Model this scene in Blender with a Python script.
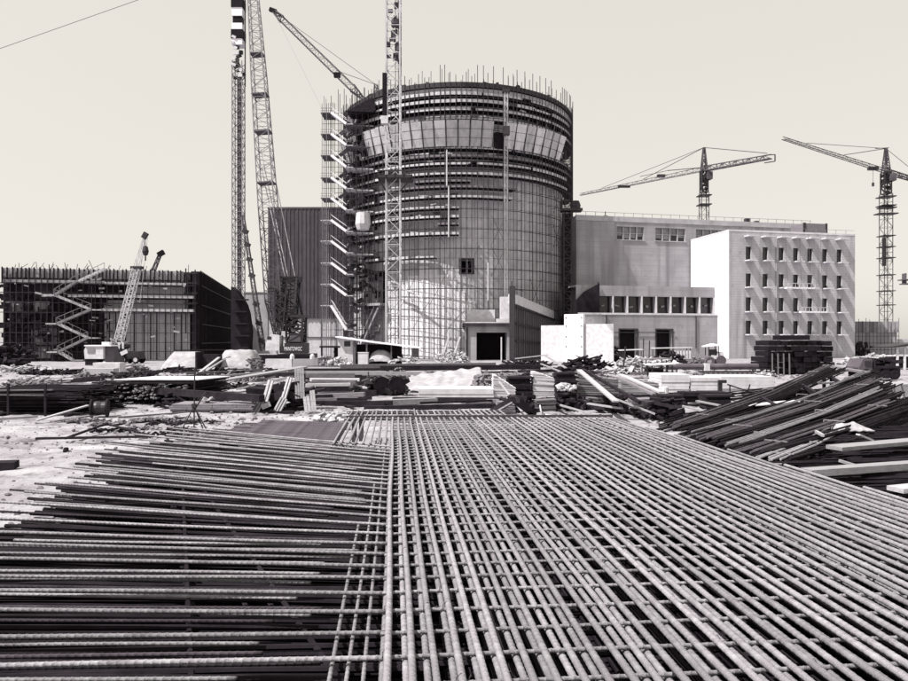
import bpy, math, random
from mathutils import Vector, Matrix, noise, Euler
R = math.radians
sc = bpy.context.scene
for o in list(bpy.data.objects): bpy.data.objects.remove(o)

# ------------------------------------------------------------------ camera
HC = 3.6
F = 680.0
cd = bpy.data.cameras.new('camera'); cam = bpy.data.objects.new('camera', cd)
sc.collection.objects.link(cam); sc.camera = cam
cam.location = (0, 0, HC); cam.rotation_euler = (R(90), 0, 0)
cd.sensor_width = 36; cd.lens = 36 * F / 908
cd.clip_start = .05; cd.clip_end = 9000

# ------------------------------------------------------------------ light
SUN_D = Vector((.96, .50, -1.6)).normalized()          # direction the light travels
elev = math.asin(-SUN_D.z); rot = math.atan2(-SUN_D.x, -SUN_D.y)
w = bpy.data.worlds.new('World'); sc.world = w; w.use_nodes = True
nt = w.node_tree; nt.nodes.clear()
sky = nt.nodes.new('ShaderNodeTexSky'); sky.sky_type = 'NISHITA'; sky.sun_disc = False
sky.sun_elevation = elev; sky.sun_rotation = rot
sky.dust_density = 3.0; sky.air_density = 1.0; sky.altitude = 50
bw = nt.nodes.new('ShaderNodeRGBToBW')
pw = nt.nodes.new('ShaderNodeMath'); pw.operation = 'POWER'; pw.inputs[1].default_value = .16
mu = nt.nodes.new('ShaderNodeVectorMath'); mu.operation = 'MULTIPLY'
mu.inputs[1].default_value = (1.0, .955, .88)           # the warm paper tone of the old print
bg = nt.nodes.new('ShaderNodeBackground'); bg.inputs['Strength'].default_value = .15
SKY_GAIN = 3.0
gn = nt.nodes.new('ShaderNodeMath'); gn.operation = 'MULTIPLY'; gn.inputs[1].default_value = SKY_GAIN
out = nt.nodes.new('ShaderNodeOutputWorld')
L = nt.links.new
L(sky.outputs[0], bw.inputs[0]); L(bw.outputs[0], pw.inputs[0]); L(pw.outputs[0], gn.inputs[0])
L(gn.outputs[0], mu.inputs[0]); L(mu.outputs[0], bg.inputs[0]); L(bg.outputs[0], out.inputs[0])
sd = bpy.data.lights.new('sun', 'SUN'); sd.energy = 5.0; sd.angle = R(.5); sd.color = (1, .97, .94)
sun = bpy.data.objects.new('sun', sd); sc.collection.objects.link(sun)
sun.rotation_euler = SUN_D.to_track_quat('-Z', 'Y').to_euler(); sun.location = (-60, -20, 120)
vs = sc.view_settings; vs.view_transform = 'Standard'; vs.look = 'None'; vs.gamma = 1; vs.exposure = .65
vs.use_curve_mapping = False
sc.render.engine = 'CYCLES'

# ------------------------------------------------------------------ helpers
rnd = random.Random(11)
U = rnd.uniform
def gx(px, d): return (px - 454) / F * d                # where a thing at distance d stands
def gz(py, d): return HC + (340 - py) / F * d
def gd(py, z=0): return F * (HC - z) / (py - 340)       # distance of a ground point

class MB:
    def __init__(s): s.v = []; s.f = []
    def add(s, vs, fs):
        n = len(s.v); s.v += [tuple(p) for p in vs]; s.f += [tuple(i + n for i in q) for q in fs]
    BOXF = [(0, 1, 3, 2), (4, 6, 7, 5), (0, 4, 5, 1), (2, 3, 7, 6), (0, 2, 6, 4), (1, 5, 7, 3)]
    def box(s, x0, x1, y0, y1, z0, z1):
        s.add([(x, y, z) for x in (x0, x1) for y in (y0, y1) for z in (z0, z1)], s.BOXF); return s
    def obox(s, c, size, rz=0, rx=0, ry=0):
        m = Euler((rx, ry, rz)).to_matrix(); h = Vector(size) / 2; c = Vector(c)
        s.add([c + m @ Vector((x * h.x, y * h.y, z * h.z)) for x in (-1, 1) for y in (-1, 1) for z in (-1, 1)], s.BOXF); return s
    def beam(s, a, b, w, h=None):
        a, b = Vector(a), Vector(b); h = h or w
        t = (b - a).normalized(); up = Vector((0, 0, 1)) if abs(t.z) < .98 else Vector((0, 1, 0))
        u = t.cross(up).normalized(); v = u.cross(t)
        s.add([p + u * i * w / 2 + v * j * h / 2 for p in (a, b) for i in (-1, 1) for j in (-1, 1)], s.BOXF); return s
    def tube(s, a, b, r, n=6, r1=None, caps=True):
        a, b = Vector(a), Vector(b); r1 = r if r1 is None else r1
        t = (b - a).normalized(); up = Vector((0, 0, 1)) if abs(t.z) < .95 else Vector((0, 1, 0))
        u = t.cross(up).normalized(); v = u.cross(t)
        ps = [p + (u * math.cos(2 * math.pi * k / n) + v * math.sin(2 * math.pi * k / n)) * q for p, q in ((a, r), (b, r1)) for k in range(n)]
        fs = [(k, k + n, (k + 1) % n + n, (k + 1) % n) for k in range(n)]
        if caps: fs += [tuple(range(n)), tuple(range(2 * n - 1, n - 1, -1))]
        s.add(ps, fs); return s
    def path(s, pts, r, n=6):
        for a, b in zip(pts, pts[1:]): s.tube(a, b, r, n)
        return s
    def lathe(s, c, prof, n=24):
        c = Vector(c); m = len(prof)
        s.add([c + Vector((r * math.cos(2 * math.pi * k / n), r * math.sin(2 * math.pi * k / n), z)) for k in range(n) for r, z in prof],
              [(k * m + j, ((k + 1) % n) * m + j, ((k + 1) % n) * m + j + 1, k * m + j + 1) for k in range(n) for j in range(m - 1)]); return s
    def arc(s, r0, r1, z0, z1, a0, a1, n, r0t=None, r1t=None):
        """ring segment; angle 0 faces the camera side (-Y), positive to +X"""
        r0t = r0 if r0t is None else r0t; r1t = r1 if r1t is None else r1t
        vs = []
        for k in range(n + 1):
            a = R(a0 + (a1 - a0) * k / n); sx, cy = math.sin(a), -math.cos(a)
            for r, z in ((r0, z0), (r1, z0), (r1t, z1), (r0t, z1)): vs.append((r * sx, r * cy, z))
        fs = []
        for k in range(n):
            for j in range(4): fs.append((4 * k + j, 4 * k + (j + 1) % 4, 4 * k + 4 + (j + 1) % 4, 4 * k + 4 + j))
        fs += [(0, 1, 2, 3), (4 * n + 3, 4 * n + 2, 4 * n + 1, 4 * n)]
        s.add(vs, fs); return s
    def prism(s, poly, y0, y1):
        """polygon in x,z pulled from y0 to y1"""
        n = len(poly)
        s.add([(x, y, z) for y in (y0, y1) for x, z in poly],
              [tuple(range(n)), tuple(range(2 * n - 1, n - 1, -1))] + [(k, k + n, (k + 1) % n + n, (k + 1) % n) for k in range(n)]); return s
    def lattice(s, a, b, wa, wb, n, r, rb=None, sides=4):
        """square lattice truss from a to b"""
        a, b = Vector(a), Vector(b); rb = rb or r * .6
        t = (b - a).normalized(); up = Vector((0, 0, 1)) if abs(t.z) < .9 else Vector((0, 1, 0))
        u = t.cross(up).normalized(); v = u.cross(t).normalized()
        C = [(-1, -1), (1, -1), (1, 1), (-1, 1)] if sides == 4 else [(-1, -1), (1, -1), (0, 1)]
        def p(k, c):
            q = k / n; w_ = (wa + (wb - wa) * q) / 2
            return a + (b - a) * q + u * c[0] * w_ + v * c[1] * w_
        for c in C: s.beam(p(0, c), p(n, c), r)
        for k in range(n):
            for i in range(len(C)):
                c0, c1 = C[i], C[(i + 1) % len(C)]
                s.beam(p(k, c0), p(k, c1), rb)
                if (k + i) % 2: s.beam(p(k, c0), p(k + 1, c1), rb)
                else: s.beam(p(k, c1), p(k + 1, c0), rb)
        return s
    def facade(s, x0, x1, z0, z1, holes, y=0.0, dep=.5):
        """wall face at y (seen from -y) with rectangular openings and their reveals"""
        xs = sorted({x0, x1, *[h[0] for h in holes], *[h[1] for h in holes]}); zs = sorted({z0, z1, *[h[2] for h in holes], *[h[3] for h in holes]})
        for xa, xb in zip(xs, xs[1:]):
            for za, zb in zip(zs, zs[1:]):
                cx, cz = (xa + xb) / 2, (za + zb) / 2
                if not any(h[0] < cx < h[1] and h[2] < cz < h[3] for h in holes):
                    s.add([(xa, y, za), (xb, y, za), (xb, y, zb), (xa, y, zb)], [(0, 1, 2, 3)])
        for a, b, c, d in holes:
            s.add([(a, y, c), (b, y, c), (b, y, d), (a, y, d), (a, y + dep, c), (b, y + dep, c), (b, y + dep, d), (a, y + dep, d)],
                  [(0, 4, 5, 1), (1, 5, 6, 2), (2, 6, 7, 3), (3, 7, 4, 0)])
        return s
    def mesh(s, name, m, smooth=False):
        me = bpy.data.meshes.new(name); me.from_pydata(s.v, [], s.f)
        if m: me.materials.append(m)
        if smooth: me.polygons.foreach_set('use_smooth', [True] * len(me.polygons))
        me.update(); return me

def link(o, parent=None):
    sc.collection.objects.link(o)
    if parent: o.parent = parent
    return o
def tag(o, label, cat, group=None):
    o['label'] = label; o['category'] = cat
    if group: o['group'] = group
    return o
def T(name, label, cat, loc=(0, 0, 0), rz=0, group=None):
    o = bpy.data.objects.new(name, None); o.empty_display_size = .3; link(o)
    o.location = loc; o.rotation_euler = (0, 0, rz); return tag(o, label, cat, group)
def pt(name, mb, m, parent, smooth=False, loc=None, rot=None, label=None):
    me = mb if isinstance(mb, bpy.types.Mesh) else mb.mesh(name, m, smooth)
    o = link(bpy.data.objects.new(name, me), parent)
    if loc is not None: o.location = loc
    if rot is not None: o.rotation_euler = rot
    if label: o['label'] = label
    return o
def single(name, label, cat, mb, m, loc=(0, 0, 0), rz=0, group=None, smooth=False):
    o = pt(name, mb, m, None, smooth, loc, (0, 0, rz)); return tag(o, label, cat, group)
def struct(name, mb, m, smooth=False, kind='structure'):
    o = pt(name, mb, m, None, smooth); o['kind'] = kind; return o
def copy_tree(o, parent=None):
    c = o.copy(); sc.collection.objects.link(c); c.parent = parent
    for ch in list(o.children): copy_tree(ch, c)
    return c

# ------------------------------------------------------------------ materials (a black-and-white print: near-neutral tones)
def tone(v):
    q = min(1, math.sqrt(max(v, 0)) / .8)
    d, l = (1.14, .88, 1.14), (1.0, .975, 1.03)
    return tuple(v * (a + (b - a) * min(1, q * 1.5)) for a, b in zip(d, l)) + (1,)
def mat(name, v, rough=.8, var=.25, scale=3.0, bump=0.0, bscale=None, stretch=(1, 1, 1), metal=0, streak=None, spots=None, wave=None, spec=None, rand=0):
    if spec is None: spec = .04 if v < .06 else .15 if v < .15 else .2
    m = bpy.data.materials.new(name); m.use_nodes = True; n = m.node_tree; b = n.nodes['Principled BSDF']
    b.inputs['Roughness'].default_value = rough; b.inputs['Metallic'].default_value = metal
    b.inputs['Specular IOR Level'].default_value = spec
    tc = n.nodes.new('ShaderNodeTexCoord'); mp = n.nodes.new('ShaderNodeMapping'); mp.inputs['Scale'].default_value = stretch
    n.links.new(tc.outputs['Object'], mp.inputs[0])
    tx = n.nodes.new('ShaderNodeTexNoise'); tx.inputs['Scale'].default_value = scale; tx.inputs['Detail'].default_value = 8; tx.inputs['Roughness'].default_value = .65
    n.links.new(mp.outputs[0], tx.inputs[0])
    rp = n.nodes.new('ShaderNodeValToRGB'); rp.color_ramp.elements[0].position = .3; rp.color_ramp.elements[1].position = .7
    rp.color_ramp.elements[0].color = tone(v * (1 - var)); rp.color_ramp.elements[1].color = tone(v * (1 + var * .6))
    n.links.new(tx.outputs[0], rp.inputs[0]); col = rp.outputs[0]
    def mix(fac_socket, v2, col, lo, hi):
        r2 = n.nodes.new('ShaderNodeMapRange'); r2.inputs[1].default_value = lo; r2.inputs[2].default_value = hi
        n.links.new(fac_socket, r2.inputs[0])
        mx = n.nodes.new('ShaderNodeMix'); mx.data_type = 'RGBA'
        n.links.new(r2.outputs[0], mx.inputs[0]); n.links.new(col, mx.inputs[6]); mx.inputs[7].default_value = tone(v2); return mx.outputs[2]
    if streak:            # (value, scale, lo, hi) run-off streaks down the face
        mp2 = n.nodes.new('ShaderNodeMapping'); mp2.inputs['Scale'].default_value = (1, 1, .06); n.links.new(tc.outputs['Object'], mp2.inputs[0])
        t2 = n.nodes.new('ShaderNodeTexNoise'); t2.inputs['Scale'].default_value = streak[1]; t2.inputs['Detail'].default_value = 5; n.links.new(mp2.outputs[0], t2.inputs[0])
        col = mix(t2.outputs[0], streak[0], col, streak[2], streak[3])
    if spots:
        t3 = n.nodes.new('ShaderNodeTexNoise'); t3.inputs['Scale'].default_value = spots[1]; t3.inputs['Detail'].default_value = 9; t3.inputs['Roughness'].default_value = .75
        n.links.new(mp.outputs[0], t3.inputs[0]); col = mix(t3.outputs[0], spots[0], col, spots[2], spots[3])
    h = tx.outputs[0]
    if wave:              # (axis, scale, groove value, strength) joints, boards or corrugation
        wv = n.nodes.new('ShaderNodeTexWave'); wv.bands_direction = wave[0]; wv.inputs['Scale'].default_value = wave[1]; wv.inputs['Distortion'].default_value = wave[4] if len(wave) > 4 else 0
        n.links.new(tc.outputs['Object'], wv.inputs[0])
        col = mix(wv.outputs[1], wave[2], col, wave[3][0], wave[3][1]); h = wv.outputs[1] if bump else h
    if rand:              # every bar or board has its own tone
        oi = n.nodes.new('ShaderNodeObjectInfo'); rr = n.nodes.new('ShaderNodeMapRange'); rr.inputs[3].default_value = 1 - rand; rr.inputs[4].default_value = 1 + rand * .6
        n.links.new(oi.outputs['Random'], rr.inputs[0]); vm = n.nodes.new('ShaderNodeVectorMath'); vm.operation = 'SCALE'
        n.links.new(col, vm.inputs[0]); n.links.new(rr.outputs[0], vm.inputs['Scale']); col = vm.outputs[0]
    n.links.new(col, b.inputs['Base Color'])
    if bump:
        if not wave:
            t4 = n.nodes.new('ShaderNodeTexNoise'); t4.inputs['Scale'].default_value = bscale or scale * 4; t4.inputs['Detail'].default_value = 6; n.links.new(mp.outputs[0], t4.inputs[0]); h = t4.outputs[0]
        bp = n.nodes.new('ShaderNodeBump'); bp.inputs['Strength'].default_value = bump; bp.inputs['Distance'].default_value = .05
        n.links.new(h, bp.inputs['Height']); n.links.new(bp.outputs[0], b.inputs['Normal'])
    return m
M = dict(
    sand=mat('sand', .31, .95, .4, .35, .8, 7, spots=(.10, .8, .47, .66)),
    dark_soil=mat('dark_soil', .02, .95, .5, 1.5, .5),  # near-black; under the mat it paints shade into the ground
    gravel=mat('gravel', .15, .95, .5, 2),
    bar=mat('mill_scale_bar', .25, .85, .4, 6, .3, 90, spots=(.09, 55, .53, .70), rand=.25),
    bar_mid=mat('rusty_bar', .075, .7, .5, 4, .2, 50),
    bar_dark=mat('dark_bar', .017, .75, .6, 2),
    under_bar=mat('shade_toned_bar', .05, .8, .5, 4, rand=.5),  # lower fanned bars, their shade put into the colour
    fan_bar=mat('weathered_bar', .24, .75, .45, 5, .25, 60, rand=.35, spots=(.08, 30, .55, .75)),
    concrete=mat('concrete', .34, .9, .3, .2, .1, 2, streak=(.2, .5, .50, .72), spots=(.2, .8, .53, .75), wave=('Z', .26, .22, (.992, 1.0))),
    concrete_grid=mat('board_marked_concrete', .60, .9, .3, .35, .1, 2, streak=(.34, .7, .5, .75), spots=(.36, 1.0, .54, .75)),
    concrete_pale=mat('pale_concrete', .40, .9, .3, .3, streak=(.36, .6, .55, .8), spots=(.38, 1.1, .55, .8)),
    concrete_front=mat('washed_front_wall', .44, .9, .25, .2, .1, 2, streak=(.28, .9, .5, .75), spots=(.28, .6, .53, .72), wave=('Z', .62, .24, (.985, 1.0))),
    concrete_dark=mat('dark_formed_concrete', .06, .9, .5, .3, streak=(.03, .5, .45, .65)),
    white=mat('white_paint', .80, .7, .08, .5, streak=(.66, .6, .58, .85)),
    white_worn=mat('worn_white', .58, .8, .25, 1.5, spots=(.35, 3, .6, .8)),
    clad=mat('corrugated_cladding', .10, .6, .35, .3, .5, streak=(.07, .6, .5, .7), wave=('X', 1.6, .05, (.1, .9))),
    form=mat('formwork_ply', .30, .8, .35, .8, streak=(.14, .8, .45, .65)),
    form_dark=mat('black_formwork', .022, .8, .6, .5, spots=(.06, 2, .66, .74)),  # dark forms; on the left building's side wall, painted shade
    panel=mat('flared_form_panel', .58, .7, .15, 1.0, streak=(.34, 1.2, .5, .75), rand=.25),
    pale_sheets=mat('pale_sheet_edges', .62, .85, .2, 3.0, .2, 10, stretch=(1, 1, 9), spots=(.3, 5, .58, .75)),
    timber=mat('sawn_timber', .36, .85, .35, 2.0, .3, 10, stretch=(1, 6, 6), rand=.3, spots=(.14, 2, .56, .75)),
    timber_mid=mat('weathered_timber', .17, .85, .4, 2.0, .3, 10, stretch=(1, 6, 6), rand=.3),
    timber_dark=mat('creosoted_timber', .025, .85, .5, 2.0),
    ply=mat('stacked_sheets', .34, .85, .3, 1.5, .6, wave=('Z', 2.6, .1, (.55, .95), 3.0)),
    steel_dark=mat('dark_steel', .022, .5, .5, 2.0, spec=.4),
    scaf=mat('scaffold_tube', .055, .6, .4, 1.0),
    scaf_mid=mat('galvanised_tube', .22, .5, .3, 1.0),
    scaf_pale=mat('pale_scaffold_board', .50, .8, .25, .8),
    lattice_pale=mat('pale_lattice', .50, .6, .25, .6),
    lattice_dark=mat('dark_lattice', .09, .6, .4, .6),
    black=mat('black_paint', .015, .5, .4, 1.0),
    glass=mat('dark_glass', .02, .12, .3, 1.0, spec=.5),
    interior=mat('dark_interior', .012, .9, .3, 1.0),
    tarp=mat('white_tarpaulin', .33, .8, .35, 1.2, .9, 2.2, spots=(.22, 1.6, .56, .75)),
    rubber=mat('rubber', .02, .9, .3, 2.0),
    rope=mat('wire_rope', .07, .5, .2, 2.0),
    rope_pale=mat('pale_wire', .55, .5, .2, 2.0),
)
# ------------------------------------------------------------------ ground: one sheet out to the horizon
def axis(lo, hi, fine0, fine1, step, grow):
    a = [fine0]
    while a[-1] < fine1: a.append(a[-1] + step)
    s = step
    while a[-1] < hi: s *= grow; a.append(a[-1] + s)
    s = step; b = [fine0]
    while b[-1] > lo: s *= grow; b.append(b[-1] - s)
    return b[:0:-1] + a
def ground_h(x, y):
    r = math.hypot(x, y)
    k = max(0, 1 - max(0, r - 60) / 80)
    h = .16 * noise.noise((x * .22, y * .22, 1)) + .07 * noise.noise((x * .9, y * .9, 5)) + .035 * noise.noise((x * 2.6, y * 2.6, 9))
    h += .05 * noise.noise((x * 5.5, y * 5.5, 2)) + .25 * max(0, noise.noise((x * .1 + 4, y * .16, 3))) * (1 if y > 26 else .4)
    for y0 in (23.3, 24.9):                              # wheel ruts across the sand
        q = y - y0 - .5 * math.sin(x * .16); h += -.09 * math.exp(-(q / .2) ** 2) + .05 * math.exp(-((abs(q) - .36) / .14) ** 2)
    m = 1.0
    if -9 < x < 10 and y < 26: m = .35 if x > -4 else .7
    return h * k * m - .02
xs = axis(-5000, 5000, -40, 40, .28, 1.13); ys = axis(-300, 7000, 0, 62, .28, 1.10)
g = MB(); nx = len(xs)
g.v = [(x, y, ground_h(x, y)) for y in ys for x in xs]
g.f = [(j * nx + i, j * nx + i + 1, (j + 1) * nx + i + 1, (j + 1) * nx + i) for j in range(len(ys) - 1) for i in range(nx - 1)]
struct('ground', g, M['sand'], True)

def patch(name, poly_fn, x0, x1, y0, y1, m, up=.03, st=.5):
    """a ground patch lying on the sheet"""
    p = MB(); nx_ = int((x1 - x0) / st) + 1; ny_ = int((y1 - y0) / st) + 1
    idx = {}
    for j in range(ny_):
        for i in range(nx_):
            x, y = x0 + i * st, y0 + j * st
            if all(poly_fn(x + a, y + b) for a in (0, st) for b in (0, st)):
                for a in (0, 1):
                    for b in (0, 1):
                        if (i + a, j + b) not in idx:
                            X, Y = x0 + (i + a) * st, y0 + (j + b) * st
                            idx[(i + a, j + b)] = len(p.v); p.v.append((X, Y, ground_h(X, Y) + up))
                p.f.append((idx[(i, j)], idx[(i + 1, j)], idx[(i + 1, j + 1)], idx[(i, j + 1)]))
    return struct(name, p, m, True)

# ------------------------------------------------------------------ the reinforcement mat in the foreground
def AX(d): return -.068 - .0868 * d                     # lateral place of the mat's left edge bar at distance d
EDGE = lambda d: 9.03 - .1764 * d                       # right edge of the mat
YAW = math.atan2(1, -.0868)
ZT = 1.1
def ribbed(length, r, variant, rib=.07, n=8):
    mb = MB(); q = random.Random(variant); t0 = q.randrange(4); ph = q.uniform(0, 6); amp = q.uniform(.004, .014)
    g_ = .05 if r > .025 else .09
    prof = [(0, r * (1 - g_ / 2)), (.78, r * (1 - g_ / 2)), (.85, r * (1 + g_)), (.95, r * (1 + g_))]
    k = 0; x = 0; rings = 0
    while x < length:
        for o_, rr in prof:
            xx = x + o_ * rib
            dy, dz = amp * math.sin(xx * .7 + ph), amp * .6 * math.sin(xx * 1.1 + ph * 2)
            for t in range(n):
                a = 2 * math.pi * t / n
                r_ = rr * 1.1 if t % 4 == t0 else rr        # the two lengthwise ribs
                mb.v.append((xx + .5 * r * math.cos(a), dy + r_ * math.cos(a), dz + r_ * math.sin(a)))
            rings += 1
        x += rib
    for j in range(rings - 1):
        for t in range(n): mb.f.append((j * n + t, j * n + (t + 1) % n, (j + 1) * n + (t + 1) % n, (j + 1) * n + t))
    mb.f.append(tuple(range(n - 1, -1, -1))); mb.f.append(tuple((rings - 1) * n + t for t in range(n)))
    return mb
_bars = {}
def bar_mesh(length, r, m, rib=.07):
    L_ = round(length * 2) / 2; key = (L_, r, m, rnd.randrange(3))
    if key not in _bars: _bars[key] = ribbed(L_, r, hash((L_, key[3])) % 999, rib).mesh('deformed_bar', M[m], True)
    return _bars[key]
def lay(name, parent, a, b, r, m):
    a, b = Vector(a), Vector(b); t = b - a
    o = pt(name, bar_mesh(t.length, r, m), None, parent, loc=a)
    o.rotation_euler = (0, -math.asin(t.z / t.length), math.atan2(t.y, t.x)); return o
RB = .0285; RC = .0175; ZC = ZT - RB - RC
rebar = T('rebar_mat', 'large foreground mat of thick ribbed steel bars in a grid, fanned out at left', 'rebar mat')
for i in range(0, 48):                                  # top layer, running away from the camera
    dfar = 22.0 if i < 38 else (9.1 - .183 * i) / .0896
    dfar = min(22.0, dfar) + U(-.12, .12)
    if dfar < 3: continue
    jx = U(-.012, .012) if i else 0
    lay('long_bar', rebar, (AX(1.6) + .183 * i + jx, 1.6, ZT), (AX(dfar) + .183 * i + jx + U(-.012, .012), dfar, ZT + U(-.004, .004)), RB, 'bar')
ds = []; d = 2.4
while d < 21.9: ds.append(d); d += .436 + U(-.045, .045)
for d in ds:                                            # second layer, crossing under it
    s1 = (EDGE(d) - AX(d)) / (.9963 + .01526) - U(0, .3)
    dj = U(-.03, .03)
    lay('cross_bar', rebar, (AX(d) - .05, d - .004, ZC), (AX(d) + .9963 * s1, d + .0865 * s1 + dj, ZC), RC, 'bar')
for i in [k for k in range(-8, 46) if k not in (-4,)]:                                 # third layer, under the cross bars
    d0, d1 = (1.6, 21.9) if i >= -4 else (16.4, 21.9)
    if i > 36: d1 = max(3.2, min(21.9, (9.1 - .183 * i) / .0896))
    jx = -.036 + U(-.012, .012); sp_ = .183 if i >= 0 or d0 > 10 else .135
    if i > 30 or (i > 9 and (i * 7) % 5 < 2): continue
    zz = ZC - RC - RB
    if i < 0 and d0 < 10: d1 = {-1: 15.8, -2: 12.5, -3: 9.4}[i] + U(-.3, .3); zz -= .0 if i == -1 else .03
    lay('lower_long_bar', rebar, (AX(d0) + sp_ * i + jx, d0, zz), (AX(d1) + sp_ * i + jx, d1, zz), RB if i > -1 else RC, 'bar' if i > -1 or d0 > 10 else 'fan_bar')
for i in range(-8, 0):                                  # upper bars left of the edge bar, only at the far end
    lay('long_bar', rebar, (AX(16.5) + .178 * i, 16.5, ZT), (AX(21.9) + .178 * i, 21.9, ZT), RB, 'bar')
# a far strip of shorter bars behind a raised cross bar
far = T('bar_strip', 'narrow strip of short steel bars lying beyond the far end of the big mat', 'bar strip')
for i in range(-8, 22):
    x = AX(22.3) + .183 * i + U(-.02, .02)
    lay('short_bar', far, (x, 22.25, ZT - .05), (x - .0868 * 2.6 + U(-.05, .05), 24.9 + U(-.2, .1), ZT - .05), RB, 'bar')
for dd in (22.4, 23.3, 24.2, 24.8): lay('cross_bar', far, (AX(dd) - 1.6, dd, ZT - .108), (AX(dd) + 4.2, dd + .4, ZT - .108), RB, 'bar_mid')
pt('edge_beam', MB().beam((AX(22.1) - 1.5, 22.05, ZT + .02), (AX(22.1) + 7.2, 22.35, ZT + .02), .05, .09), M['bar_mid'], far)
for xx in (-3.4, -1.5, .5, 2.2):
    for yy in (22.6, 24.3): pt('support', MB().box(xx, xx + .15, yy, yy + .15, 0, ZT - .14), M['bar_mid'], far)
# the fan of cross bars running out to the left
KN = [(2, 1.2, -9.2), (4, 3.4, -9.2), (5, 4.6, -9.0), (6, 5.9, -9.2), (6.9, 7.1, -8.8), (8.7, 9.3, -7.6), (9.6, 11.2, -7.6), (11, 13.5, -8.0), (13, 16.3, -8.6), (16.4, 20.2, -8.3)]
def left_end(d):
    for (a, ya, xa), (b, yb, xb) in zip(KN, KN[1:]):
        if a <= d <= b:
            q = (d - a) / (b - a); return xa + (xb - xa) * q, ya + (yb - ya) * q
    return KN[-1][2], KN[-1][1]
fan = [(d, ZC) for d in ds if d < 16.4]
for d, z in fan:
    xl, yl = left_end(d); q = U(.0, .15) if rnd.random() < .7 else U(.15, .35)
    a = (AX(d) - .02, d, z); L_ = (xl - a[0], yl - d + U(-.12, .12))
    lay('fanned_bar', rebar, a, (a[0] + L_[0] * (1 - q), d + L_[1] * (1 - q), z + U(-.01, .03)), .0205, 'fan_bar')
d = 2.6
while d < 16.3:                                         # second layer of fanned bars
    xl, yl = left_end(d); z = ZC - .06; s = U(.35, 1.1) / 7.5; q = U(-.05, .3)
    a = Vector((AX(d), d, z)); e = Vector((xl, yl + U(-.25, .25), z + U(-.01, .03)))
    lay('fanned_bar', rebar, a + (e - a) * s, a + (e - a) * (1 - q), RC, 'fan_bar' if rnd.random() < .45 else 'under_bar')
    d += .235 + U(-.09, .09)
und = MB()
for z in (.86, .74, .62, .5, .38, .26, .14):            # the pile of bars under them, shade painted in as near-black
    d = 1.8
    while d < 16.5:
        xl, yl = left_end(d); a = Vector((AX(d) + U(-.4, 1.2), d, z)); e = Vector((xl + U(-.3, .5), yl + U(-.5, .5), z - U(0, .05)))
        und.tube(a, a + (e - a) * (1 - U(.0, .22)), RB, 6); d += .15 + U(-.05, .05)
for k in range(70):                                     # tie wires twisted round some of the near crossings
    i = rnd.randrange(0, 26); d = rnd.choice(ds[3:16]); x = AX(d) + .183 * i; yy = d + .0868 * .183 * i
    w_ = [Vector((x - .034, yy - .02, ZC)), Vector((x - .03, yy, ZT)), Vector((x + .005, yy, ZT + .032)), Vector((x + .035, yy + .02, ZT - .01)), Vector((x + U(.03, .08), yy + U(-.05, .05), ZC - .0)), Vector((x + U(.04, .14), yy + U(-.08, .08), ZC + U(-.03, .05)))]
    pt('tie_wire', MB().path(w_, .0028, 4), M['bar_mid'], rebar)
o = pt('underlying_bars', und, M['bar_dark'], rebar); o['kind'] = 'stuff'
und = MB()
for z in (.80, .52, .25):                               # the deeper grids below the right part, coloured near-black for shade
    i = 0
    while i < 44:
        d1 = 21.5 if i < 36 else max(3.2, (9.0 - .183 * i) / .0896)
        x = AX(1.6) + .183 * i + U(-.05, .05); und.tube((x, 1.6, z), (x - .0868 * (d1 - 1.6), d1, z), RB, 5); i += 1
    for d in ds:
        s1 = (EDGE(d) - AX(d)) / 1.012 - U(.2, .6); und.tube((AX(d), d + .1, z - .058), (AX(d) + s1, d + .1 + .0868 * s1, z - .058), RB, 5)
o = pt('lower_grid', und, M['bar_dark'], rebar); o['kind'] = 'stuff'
for d in (3.5, 7.5, 11.5, 15.5, 19.5):
    s1 = (EDGE(d) - AX(d)) - .5
    pt('sleeper', MB().beam((AX(d) - 4.5, d, .06), (AX(d) + s1, d + .5, .06), .15, .12), M['timber_dark'], rebar)
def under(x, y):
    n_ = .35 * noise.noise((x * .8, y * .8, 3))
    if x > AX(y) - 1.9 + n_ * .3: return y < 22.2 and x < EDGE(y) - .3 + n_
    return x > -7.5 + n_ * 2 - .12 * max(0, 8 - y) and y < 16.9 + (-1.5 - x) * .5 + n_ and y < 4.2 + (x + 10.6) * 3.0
patch('mat_shade_soil', under, -10, 10, .6, 22.5, M['dark_soil'], .03, .3)  # near-black soil in the mat's outline: painted shade between the bars
# the finer, denser panel behind the fan
fine = T('thin_bar_bed', 'dense bed of thinner dark bars side by side, left of the far mat end', 'bar bed')
k = 0; d = 16.7
while d < 21.9 and k < 64:
    q = (d - 16.7) / 5.2; xl = -7.1 + 1.0 * q + U(-.35, .25)
    xr = AX(d) - 1.42 + .0 * q
    lay('thin_bar', fine, (xr, d, .95), (xl, d + 1.1 - .5 * q, .95 + U(-.01, .02)), .02, 'bar_mid'); d += .083; k += 1
pt('bearer', MB().beam((-6, 17.5, .86), (-6, 22, .86), .1, .12), M['timber_dark'], fine); pt('bearer', MB().beam((-3.6, 16.8, .86), (-3.9, 22, .86), .1, .12), M['timber_dark'], fine)
for x_, y_ in ((-6.1, 18.4), (-6.1, 21), (-3.8, 18.4), (-3.9, 21)): pt('support', MB().box(x_, x_ + .2, y_, y_ + .2, 0, .8), M['timber_dark'], fine)
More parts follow.
